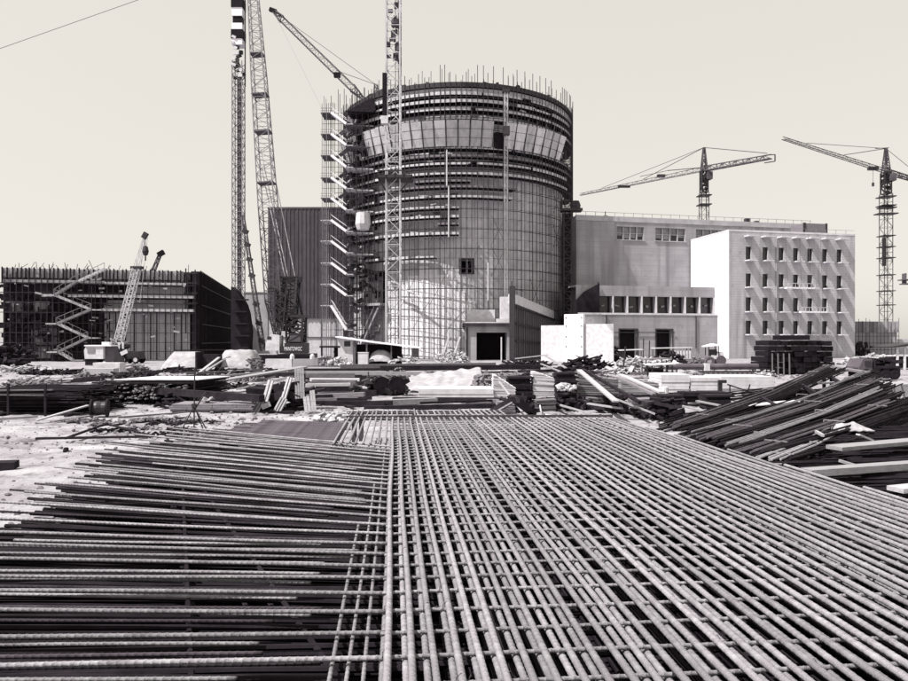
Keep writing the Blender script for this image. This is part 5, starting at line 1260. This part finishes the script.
# --- middle right: tables, roller, pipe, scrap
heap('scrap_heap', 'big dark scrap heap in front of the white screen walls', 'scrap heap', (gx(586, 78), 78, 0), (5.6, 3, 1.7), 200, 'timber_dark', (1.6, .16, .14))
heap('scrap_heap', 'low dark speckled scrap heap right of the entrance portal', 'scrap heap', (gx(527, 92), 92, 0), (6, 3, 1.2), 120, 'timber_dark', (1.5, .18, .12))
plank((gx(541, 76), 76, 1.0), (gx(561, 74), 74, .2), .3, .1, 'pale plank sticking out of the dark scrap heap by the white screens, the lower one', 'timber')
plank((gx(545, 77), 77, 1.9), (gx(566, 74), 74, .6), .3, .1, 'pale plank sticking out of the dark scrap heap by the white screens, the upper one', 'timber')
plank((gx(515, 90), 90, 1.2), (gx(548, 90), 90, 1.7), .3, .12, 'long pale board lying on the low speckled scrap heap', 'timber')
heap('mat_roll', 'flat dark roll of matting in front of the big dark scrap heap', 'matting', (gx(600, 60), 60, 0), (3.6, 1.0, .5), 40, 'lattice_dark', (1.0, .3, .2))
def canopy(px0, px1, yt, yb_, d, label, m='white_worn', bench=True):
    x0, x1 = gx(px0, d), gx(px1, d); W = x1 - x0; t = T('canopy_table', label, 'canopy', (x0, d, 0)); zt_ = gz(yt, d)
    pt('roof', MB().prism([(-.2, zt_ - .1), (W + .2, zt_ + .02), (W + .2, zt_ + .12), (-.2, zt_ + .02)], -.5, 1.6), M[m], t)
    for x in (0, W - .1):
        for y in (-.3, 1.3): pt('post', MB().box(x, x + .1, y, y + .1, 0, zt_ - .1), M['steel_dark'], t)
    if bench: pt('bench', MB().box(.1, W - .1, -.2, 1.2, zt_ * .3, zt_ * .36).box(.2, W - .2, .2, 1.0, 0, zt_ * .28), M['timber_dark'], t)
    return t
canopy(645, 666, 358.5, 374, 74, 'small pale canopy table on dark posts in front of the annex door', 'timber_mid')
canopy(651, 672, 364, 378, 66, 'low pale bench table nearest the white slabs before the annex', 'white_worn')
canopy(622, 641, 349.5, 364, 98, 'pale flat canopy left of the posts before the first annex door', 'white_worn', False)
canopy(655, 690, 347.5, 362, 104, 'long thin pale canopy before the second annex door', 'white_worn', False)
heap('scrap_heap', 'mixed pale heap of forms in front of the annex doors', 'scrap heap', (gx(645, 92), 92, 0), (9, 5, 1.4), 150, 'concrete_pale', (1.4, .3, .12))
heap('scrap_heap', 'mixed dark heap of forms in front of the annex doors', 'scrap heap', (gx(668, 96), 96, 0), (5, 3, 2.2), 80, 'timber_dark', (.9, .3, .3))
heap('scrap_heap', 'dark clutter at the foot of the annex left of its first door', 'scrap heap', (gx(612, 118), 118, 0), (4, 3, 3.0), 60, 'timber_dark', (1.2, .4, .4))
heap('scrap_heap', 'flat pale heap of boards right of the big dark scrap heap', 'scrap heap', (gx(618, 74), 74, 0), (4.4, 3, .6), 60, 'timber', (1.4, .3, .08))
for k, (px, yt, yb_, d, lab) in enumerate(((623, 346, 372, 76, 'thin dark post standing left of the small canopy tables'), (636, 336, 358, 110, 'dark leaning post between the two annex doors, the left one'), (643, 338, 358, 110, 'dark upright post between the two annex doors, the middle one'), (649, 340, 358, 110, 'dark upright post between the two annex doors, the right one'))):
    single('post', lab, 'post', MB().tube((0, 0, 0), (U(-.3, .3), 0, gz(yt, d)), .09, 6), M['steel_dark'], (gx(px, d), d, 0))
d = 100; x0 = gx(674, d); W = gx(692, d) - x0; t = T('stack_rack', 'low rack of short upright pale posts before the annex', 'rack', (x0, d, 0))
pt('base', MB().box(0, W, 0, 1.2, .6, .9), M['timber_mid'], t)
for k in range(6): pt('post', MB().box(W * k / 6 + .1, W * k / 6 + .28, 0, .2, .9, 2.1), M['white_worn'], t)
# road roller with canopy
d = 98; x0 = gx(707, d); W = gx(727, d) - x0; t = T('road_roller', 'small pale road roller with a white canopy at the corner of the white block', 'road roller', (x0, d, 0))
pt('body', MB().prism([(.7, .9), (W - .4, .9), (W - .3, 1.9), (W * .6, 2.0), (W * .55, 1.4), (.8, 1.5)], .3, 1.5), M['white_worn'], t)
pt('canopy', MB().prism([(-.1, gz(346.5, d)), (W * .72, gz(345, d)), (W * .72, gz(344, d)), (W * .4, gz(343.2, d)), (-.1, gz(345.6, d))], 0, 1.8), M['white'], t)
for x in (.3, W * .6): pt('canopy_post', MB().box(x, x + .1, .2, .3, 1.4, gz(345.5, d)).box(x, x + .1, 1.5, 1.6, 1.4, gz(345.5, d)), M['steel_dark'], t)
pt('seat', MB().box(W * .25, W * .55, .5, 1.3, 1.4, 2.3), M['steel_dark'], t)
for x, r in ((.6, .62), (W - .75, .72)): pt('roller_drum', MB().lathe((0, 0, -.75), [(0, 0), (r, 0), (r, 1.5), (0, 1.5)], 20), M['lattice_dark'], t, loc=(x, .9, r), rot=(R(90), 0, 0))
heap('scrap_heap', 'small dark and pale clutter left of the road roller', 'scrap heap', (gx(698, 98), 98, 0), (3, 2, 1.4), 40, 'timber_mid', (.7, .4, .3))
d = 74; x0 = gx(668, d); t = T('long_pipe', 'long dark pipe lying on blocks below the road roller', 'pipe', (x0, d, 0)); W = gx(770, d) - x0
pt('pipe', MB().tube((0, 0, .75), (W, .5, .75), .34, 12), M['lattice_dark'], t); pt('block', MB().box(1, 1.4, -.4, .4, 0, .45).box(W * .35, W * .35 + .5, -.5, .5, 0, 1.1).box(W - 1.4, W - 1, -.1, .9, 0, .45), M['white_worn'], t)
d = 70; x0 = gx(700, d); W = gx(768, d) - x0; t = T('rail_bundle', 'low bundle of thin rails on the ground beside the long dark pipe', 'rail bundle', (x0, d, 0))
mb = MB()
for k in range(5): mb.box(U(0, .4), W - U(0, .4), .3 * k, .3 * k + .12, .3, .42)
pt('rails', mb, M['steel_dark'], t)
mb = MB()
for k in range(14): mb.box(W * k / 14, W * k / 14 + .18, -.2, 1.7, .05, .29)
pt('sleepers', mb, M['timber_mid'], t)

# --- right side: crate stack, trucks, slanting bundles, dark piles
d = 72; x0 = gx(768, d); W = gx(836, d) - x0
t = T('beam_stack', 'big black stack of steel beams and crates in front of the white block', 'beam stack', (x0, d, 0))
levels = [(0, W), (0, W), (0, W * .98), (.15, W * .98), (.2, W * .98), (.3, W * .95)]
mb = MB(); z = .15
for k, (a, b) in enumerate(levels):
    h = .56; q = a
    while q < b - .1: e = min(b, q + U(.5, 1.1)); mb.box(q + .02, e - .03, U(0, .5), 4 + U(-.5, .5), z, z + h - U(.0, .08)); q = e
    z += h + .02
pt('beams', mb, M['black'], t)
pt('top_beam', MB().obox((W * .42, 1.2, z + .28), (W * .42, 2.2, .5), R(-6)), M['black'], t)
sp = MB()
for k in range(16): sp.box(*(lambda x, z_: (x, x + U(.1, .45), -.12, .3, z_, z_ + U(.06, .1)))(U(.2, W - .3), .15 + .58 * rnd.randrange(1, 7) - .06))
pt('spacers', sp, M['timber_mid'], t)
pr = MB()
for x in (.3, .9, 1.5, 2.1): pr.beam((x - .4, -1.2, 0), (x + .1, -.1, 2.2), .14)
pt('prop', pr, M['steel_dark'], t)
heap('scrap_heap', 'pale offcuts at the left foot of the big black beam stack', 'scrap heap', (gx(766, 68), 68, 0), (1.6, 1.4, .7), 24, 'timber', (.7, .3, .1))
def truck(px0, px1, yt, d, label, rz):
    x0 = gx(px0, d); W = gx(px1, d) - x0; t = T('flatbed_truck', label, 'truck', (x0, d, 0), rz); zt_ = gz(yt, d)
    pt('chassis', MB().box(0, W, .4, 2.0, .7, 1.05), M['steel_dark'], t)
    pt('cab', MB().prism([(0, .9), (W * .3, .9), (W * .3, zt_), (.35, zt_), (0, zt_ * .62)], .2, 2.2), M['lattice_dark'], t)
    pt('windscreen', MB().box(.5, W * .26, .14, .19, zt_ * .66, zt_ * .9), M['glass'], t)
    pt('bed', MB().box(W * .34, W, .1, 2.3, 1.05, 1.25).box(W * .34, W * .37, .1, 2.3, 1.25, 2.0), M['timber_dark'], t)
    ld = MB()
    for k in range(16): ld.obox((U(W * .42, W * .95), U(.4, 2), U(1.3, 1.9)), (U(.4, 1.4), .4, U(.1, .4)), U(-.4, .4), 0, U(-.2, .2))
    pt('load', ld, M['timber_dark'], t)
    for x in (W * .16, W * .62, W * .84):
        for y in (.3, 2.0): pt('wheel', MB().lathe((0, 0, -.15), [(0, .02), (.25, 0), (.5, .03), (.52, .15), (.5, .27), (.25, .3), (0, .28)], 16), M['rubber'], t, loc=(x, y, .52), rot=(R(90), 0, 0))
    return t
truck(861, 905, 358.5, 62, 'dark flatbed truck with a dark load at the right behind the slanting bar bundles', 0.05)
d = 84; x0 = gx(892, d); t = T('shelter', 'dark open shelter with pale posts at the far right edge', 'shelter', (x0, d, 0))
pt('roof', MB().prism([(-.6, gz(347, d)), (4, gz(344, d)), (4, gz(342, d)), (1.5, gz(343.5, d)), (-.6, gz(346, d))], -.8, 3), M['steel_dark'], t)
for x in (.3, 1.2, 3.6): pt('post', MB().box(x, x + .22, -.5, -.3, 0, gz(347, d)), M['white_worn'] if x < 2 else M['steel_dark'], t)
pt('bench', MB().box(0, 4, 0, 1.4, .2, 1.6), M['timber_dark'], t)
heap('sand_heap', 'pale rubble bank behind the dark truck at the right', 'heap', (gx(880, 100), 100, 0), (11, 6, 1.6), 220, 'concrete_pale', (.8, .5, .2))
bd = [((665, 431, 26.6), (829, 366.5, 45), 'slanting bar bundle, furthest of the fan right of the mat'),
      ((690, 437, 24.2), (866, 372.5, 42.5), 'slanting bar bundle, second furthest in the fan by the mat'),
      ((702, 442, 22.6), (878, 380, 38.5), 'slanting bar bundle, middle of the fan right of the mat'),
      ((728, 448, 21), (880, 390, 34), 'slanting bar bundle, second nearest long one right of the mat'),
      ((745, 455, 19.8), (893, 402, 30), 'slanting bar bundle, nearest long one right of the mat'),
      ((768, 462, 18.9), (838, 430.5, 24.5), 'short slanting bar bundle closest to the mat edge')]
for k, ((xa, ya, da), (xb, yb_, db), lab) in enumerate(bd):
    a, b = Vector((gx(xa, da), da, gz(ya, da))), Vector((gx(xb, db), db, gz(yb_, db)))
    bundle(a + Vector((0, 0, .08)), b + Vector((0, 0, .08)), (7, 6, 8, 5, 7, 6)[k], .036, 'rebar_bundle', lab, ('bar_mid', 'fan_bar')[k % 2], (.45, .4, .6, .4, .6, .6)[k], .05, spread=.04)
    v = b - a; sd = Vector((v.y, -v.x, 0)).normalized()
    bundle(a + Vector((0, .3, -.05)) - Vector((0, 0, .12)), b - Vector((0, 0, .25)) + sd * .5, 30, .034, 'rebar_bundle', 'shade-toned lower bars under the ' + lab, 'bar_dark', 1.3, .3, spread=.08, ties=False)  # near-black colour carries the shade below the upper bundle
for k, s in enumerate((.45, .72, .95)):
    a = Vector((gx(829, 45), 45, 0)); mb = MB()
    pA = Vector((gx(665, 26.6), 26.6, .3)).lerp(Vector((gx(829, 45), 45, 1.9)), s); pB = Vector((gx(745, 19.8), 19.8, .3)).lerp(Vector((gx(893, 30), 30, .86)), s)
    n_ = 7
    t = T('trestle', ['low', 'middle', 'high'][k] + ' timber trestle carrying the slanting bar bundles right of the mat', 'trestle', (pA.x, pA.y, 0))
    pt('beam', MB().beam((0, 0, pA.z - .35), (pB.x - pA.x, pB.y - pA.y, pB.z - .35), .18, .2), M['timber_dark'], t)
    for j in range(n_): c = (pB - pA) * j / (n_ - 1); pt('leg', MB().box(c.x - .08, c.x + .08, c.y - .08, c.y + .08, 0, max(.2, pA.z + c.z - .45)), M['timber_dark'], t)
def rpile(x0, x1, y0, y1, h, ang_, n, label, L0):
    t = T('rebar_pile', label, 'rebar pile', ((x0 + x1) / 2, (y0 + y1) / 2, 0)); mb = MB()
    for k in range(n):
        x, y = U(x0, x1) - (x0 + x1) / 2, U(y0, y1) - (y0 + y1) / 2; a = ang_ + U(-.04, .04); z = U(.03, h); l = L0 * U(.35, .55)
        v = Vector((math.cos(a), math.sin(a), U(-.015, .02))); mb.tube(Vector((x, y, z)) - v * l, Vector((x, y, z)) + v * l, .033, 5)
    pt('bars', mb, M['bar_dark'], t); return t
rpile(11.5, 20, 25, 33, .3, .80, 420, 'wide black pile of bars under the slanting bundles', 7)
rpile(18, 28, 33, 43, .5, .78, 420, 'far black pile of bars under the high ends of the slanting bundles', 8)
rpile(13.5, 24, 19.5, 26, .35, .12, 420, 'black pile of bars at the right edge below the slanting bundles', 6)
rpile(10.5, 20, 15.6, 19, .35, .1, 330, 'nearest black pile of bars at the right edge beside the mat', 6)
patch('dark_ground', lambda x, y: y < 44 and x > 7.5 + .45 * abs(y - 20) + noise.noise((x * .5, y * .5, 2)) and x < 34, 7, 34, 15, 44, M['dark_soil'], .03, .5)  # dark ground beneath the bar piles
plank(G(806, 472, .5), G(925, 463.5, .5), .34, .16, 'thick pale timber lying across the nearest black bars at the right edge', 'timber', name='beam', cat='beam')
plank(G(834, 447.5, .65), G(925, 439.5, .65), .5, .1, 'wide pale board lying across the black bars right of the white cloth', 'timber')
plank(G(839, 460, .6), G(857, 465.5, .52), .07, .06, 'thin pale stick lying above the thick pale timber', 'timber')
plank(G(816, 431, .6), G(823, 435, .6), .08, .08, 'short pale stub at the end of the short bar bundle', 'timber')
plank(G(858, 434, .9), G(872, 440, .7), .14, .05, 'short pale board on end beside the white cloth heap', 'timber')
plank(G(895, 489, .3), G(925, 486, .3), .4, .1, 'pale board end at the right edge just beyond the mat', 'timber')
plank(G(808, 383, 1.1), G(838, 382, 1.1), .35, .1, 'pale board between the far slanting bundles', 'timber')
plank(G(826, 365, 1.6), G(866, 372, 1.5), .5, .14, 'weathered wide board joining the high ends of the two far bundles', 'timber_mid')
plank(G(740, 405.5, .45), G(797, 400.5, .7), .7, .05, 'pale tapered sheet lying between the far slanting bundles', 'white_worn')
p = G(846, 438, .7); sheet('cloth', 'crumpled white cloth heap on the black bars at the right', 'cloth', gx(828, 24.5), gx(863, 24.5), 23.8, 25.0, lambda u, v: .45 + .22 * math.sin(math.pi * u) ** .6 * math.sin(math.pi * min(1, v * 1.1)) * (.8 + .5 * noise.noise((u * 4, v * 3, 8))) + .05 * noise.noise((u * 8, v * 5, 3)), 'tarp', 30, 16)
p = G(772, 460); heap('offcuts', 'few pale offcuts and stones beside the right edge of the mat', 'offcuts', (p.x, p.y, 0), (.9, .6, .3), 16, 'timber', (.22, .12, .1))
d = 38; x0 = gx(884, d); W = gx(925, d) - x0; t = T('tarp_table', 'white sheet over a frame on a pale post at the right edge', 'canopy', (x0, d, 0))
mb = MB(); mb.prism([(0, gz(391, d)), (W * .4, gz(384, d)), (W, gz(383, d)), (W, gz(397, d)), (W * .3, gz(398, d))], 0, 2.0)
pt('sheet', mb, M['tarp'], t); pt('post', MB().box(W * .22, W * .3, -.1, .05, 0, gz(396, d)).box(W * .1, W * .45, -.2, .2, .35, .45), M['white_worn'], t)
heap('scrap_heap', 'grey heap of sheet offcuts at the high ends of the middle slanting bundles', 'scrap heap', (gx(862, 42), 41, .6), (3, 2, .9), 60, 'timber_mid', (.8, .4, .06))
single('small_box', 'small white box lying between the high ends of the slanting bundles', 'box', MB().obox((0, 0, .2), (.6, .4, .3), .3).obox((.3, .1, .25), (.3, .3, .4), -.3), M['white_worn'], (gx(850, 39), 39, .75))
for k in range(46):
    d = U(37, 80); px = U(60, 660); l = U(2.5, 7); a = U(-.2, .2); z = ground_h(gx(px, d), d) + .12
    plank((gx(px, d), d, z), (gx(px, d) + l * math.cos(a), d + l * math.sin(a), z + U(0, .3)), U(.2, .45), U(.15, .4), 'dark squared timber lying among the debris of the open yard', 'timber_dark' if k % 3 else 'timber_mid', 'dark timbers littering the yard', 'squared_timber', 'timber')
for k in range(16):
    d = U(42, 84); px = U(30, 640)
    heap('debris_heap', 'low dark heap of site debris in the open middle of the yard', 'debris heap', (gx(px, d), d, 0), (U(1.5, 4), U(1, 2.5), U(.3, .9)), 46, 'timber_dark' if k % 2 else 'timber_mid', (.9, .18, .1), 'low debris heaps in the yard')
for k in range(18):
    px = U(20, 330); d = U(48, 74)
    heap('debris_heap', 'low dark heap of site debris in the open middle of the yard', 'debris heap', (gx(px, d), d, 0), (U(2, 6), U(1, 2.5), U(.2, .6)), 46, ('timber_dark', 'timber_mid', 'steel_dark')[k % 3], (1.3, .14, .1), 'low debris heaps in the yard')
for k in range(14):
    px = U(60, 215); d = U(25.5, 31)
    heap('offcuts', 'small scatter of dark offcuts on the sand beyond the fanned bars', 'offcuts', (gx(px, d), d, 0), (U(.8, 2), U(.4, 1), U(.06, .18)), 26, ('timber_dark', 'timber_mid', 'gravel')[k % 3], (.3, .07, .05), 'scattered offcuts on the sand')
# loose planks littering the open ground
for k in range(150):
    d = U(36, 84); px = U(10, 760); x = gx(px, d); a = U(-.35, .35) if rnd.random() < .8 else U(-1.5, 1.5); l = U(.8, 3.2); z = ground_h(x, d) + .08
    o = plank((x, d, z), (x + l * math.cos(a), d + l * math.sin(a), z + U(0, .25)), U(.1, .3), .05, 'loose board lying flat among the debris of the open yard', rnd.choice(['timber', 'timber_mid', 'timber_dark', 'timber_mid']), 'loose boards littering the yard', 'loose_board', 'board')

# repeats of one kind share a group
GR = dict(rebar_bundle='bar bundles fanned out right of the mat', rebar_pile='black bar piles at the right', sheet_stack='sheet stacks behind the mat', slab_stack='white slab stacks',
          board_stack='board stacks in the yard', beam='long beams in the yard', plank='planks in the yard', scrap_heap='scrap heaps', tower_crane='tower cranes', form_pile='piles of forms', tarpaulin='white tarpaulins',
          rebar_stack='bar stacks left of the tripod', sack_heap='pale heaps by the reactor', canopy_table='canopies before the annex', post='posts before the annex', trestle='trestles under the slanting bars', work_cradle='work cradles on the white block', concrete_barrier='low concrete barriers')
for o in list(sc.objects):
    b_ = o.name.split('.')[0]
    if o.parent is None and b_ in GR and 'group' not in o: o['group'] = GR[b_]
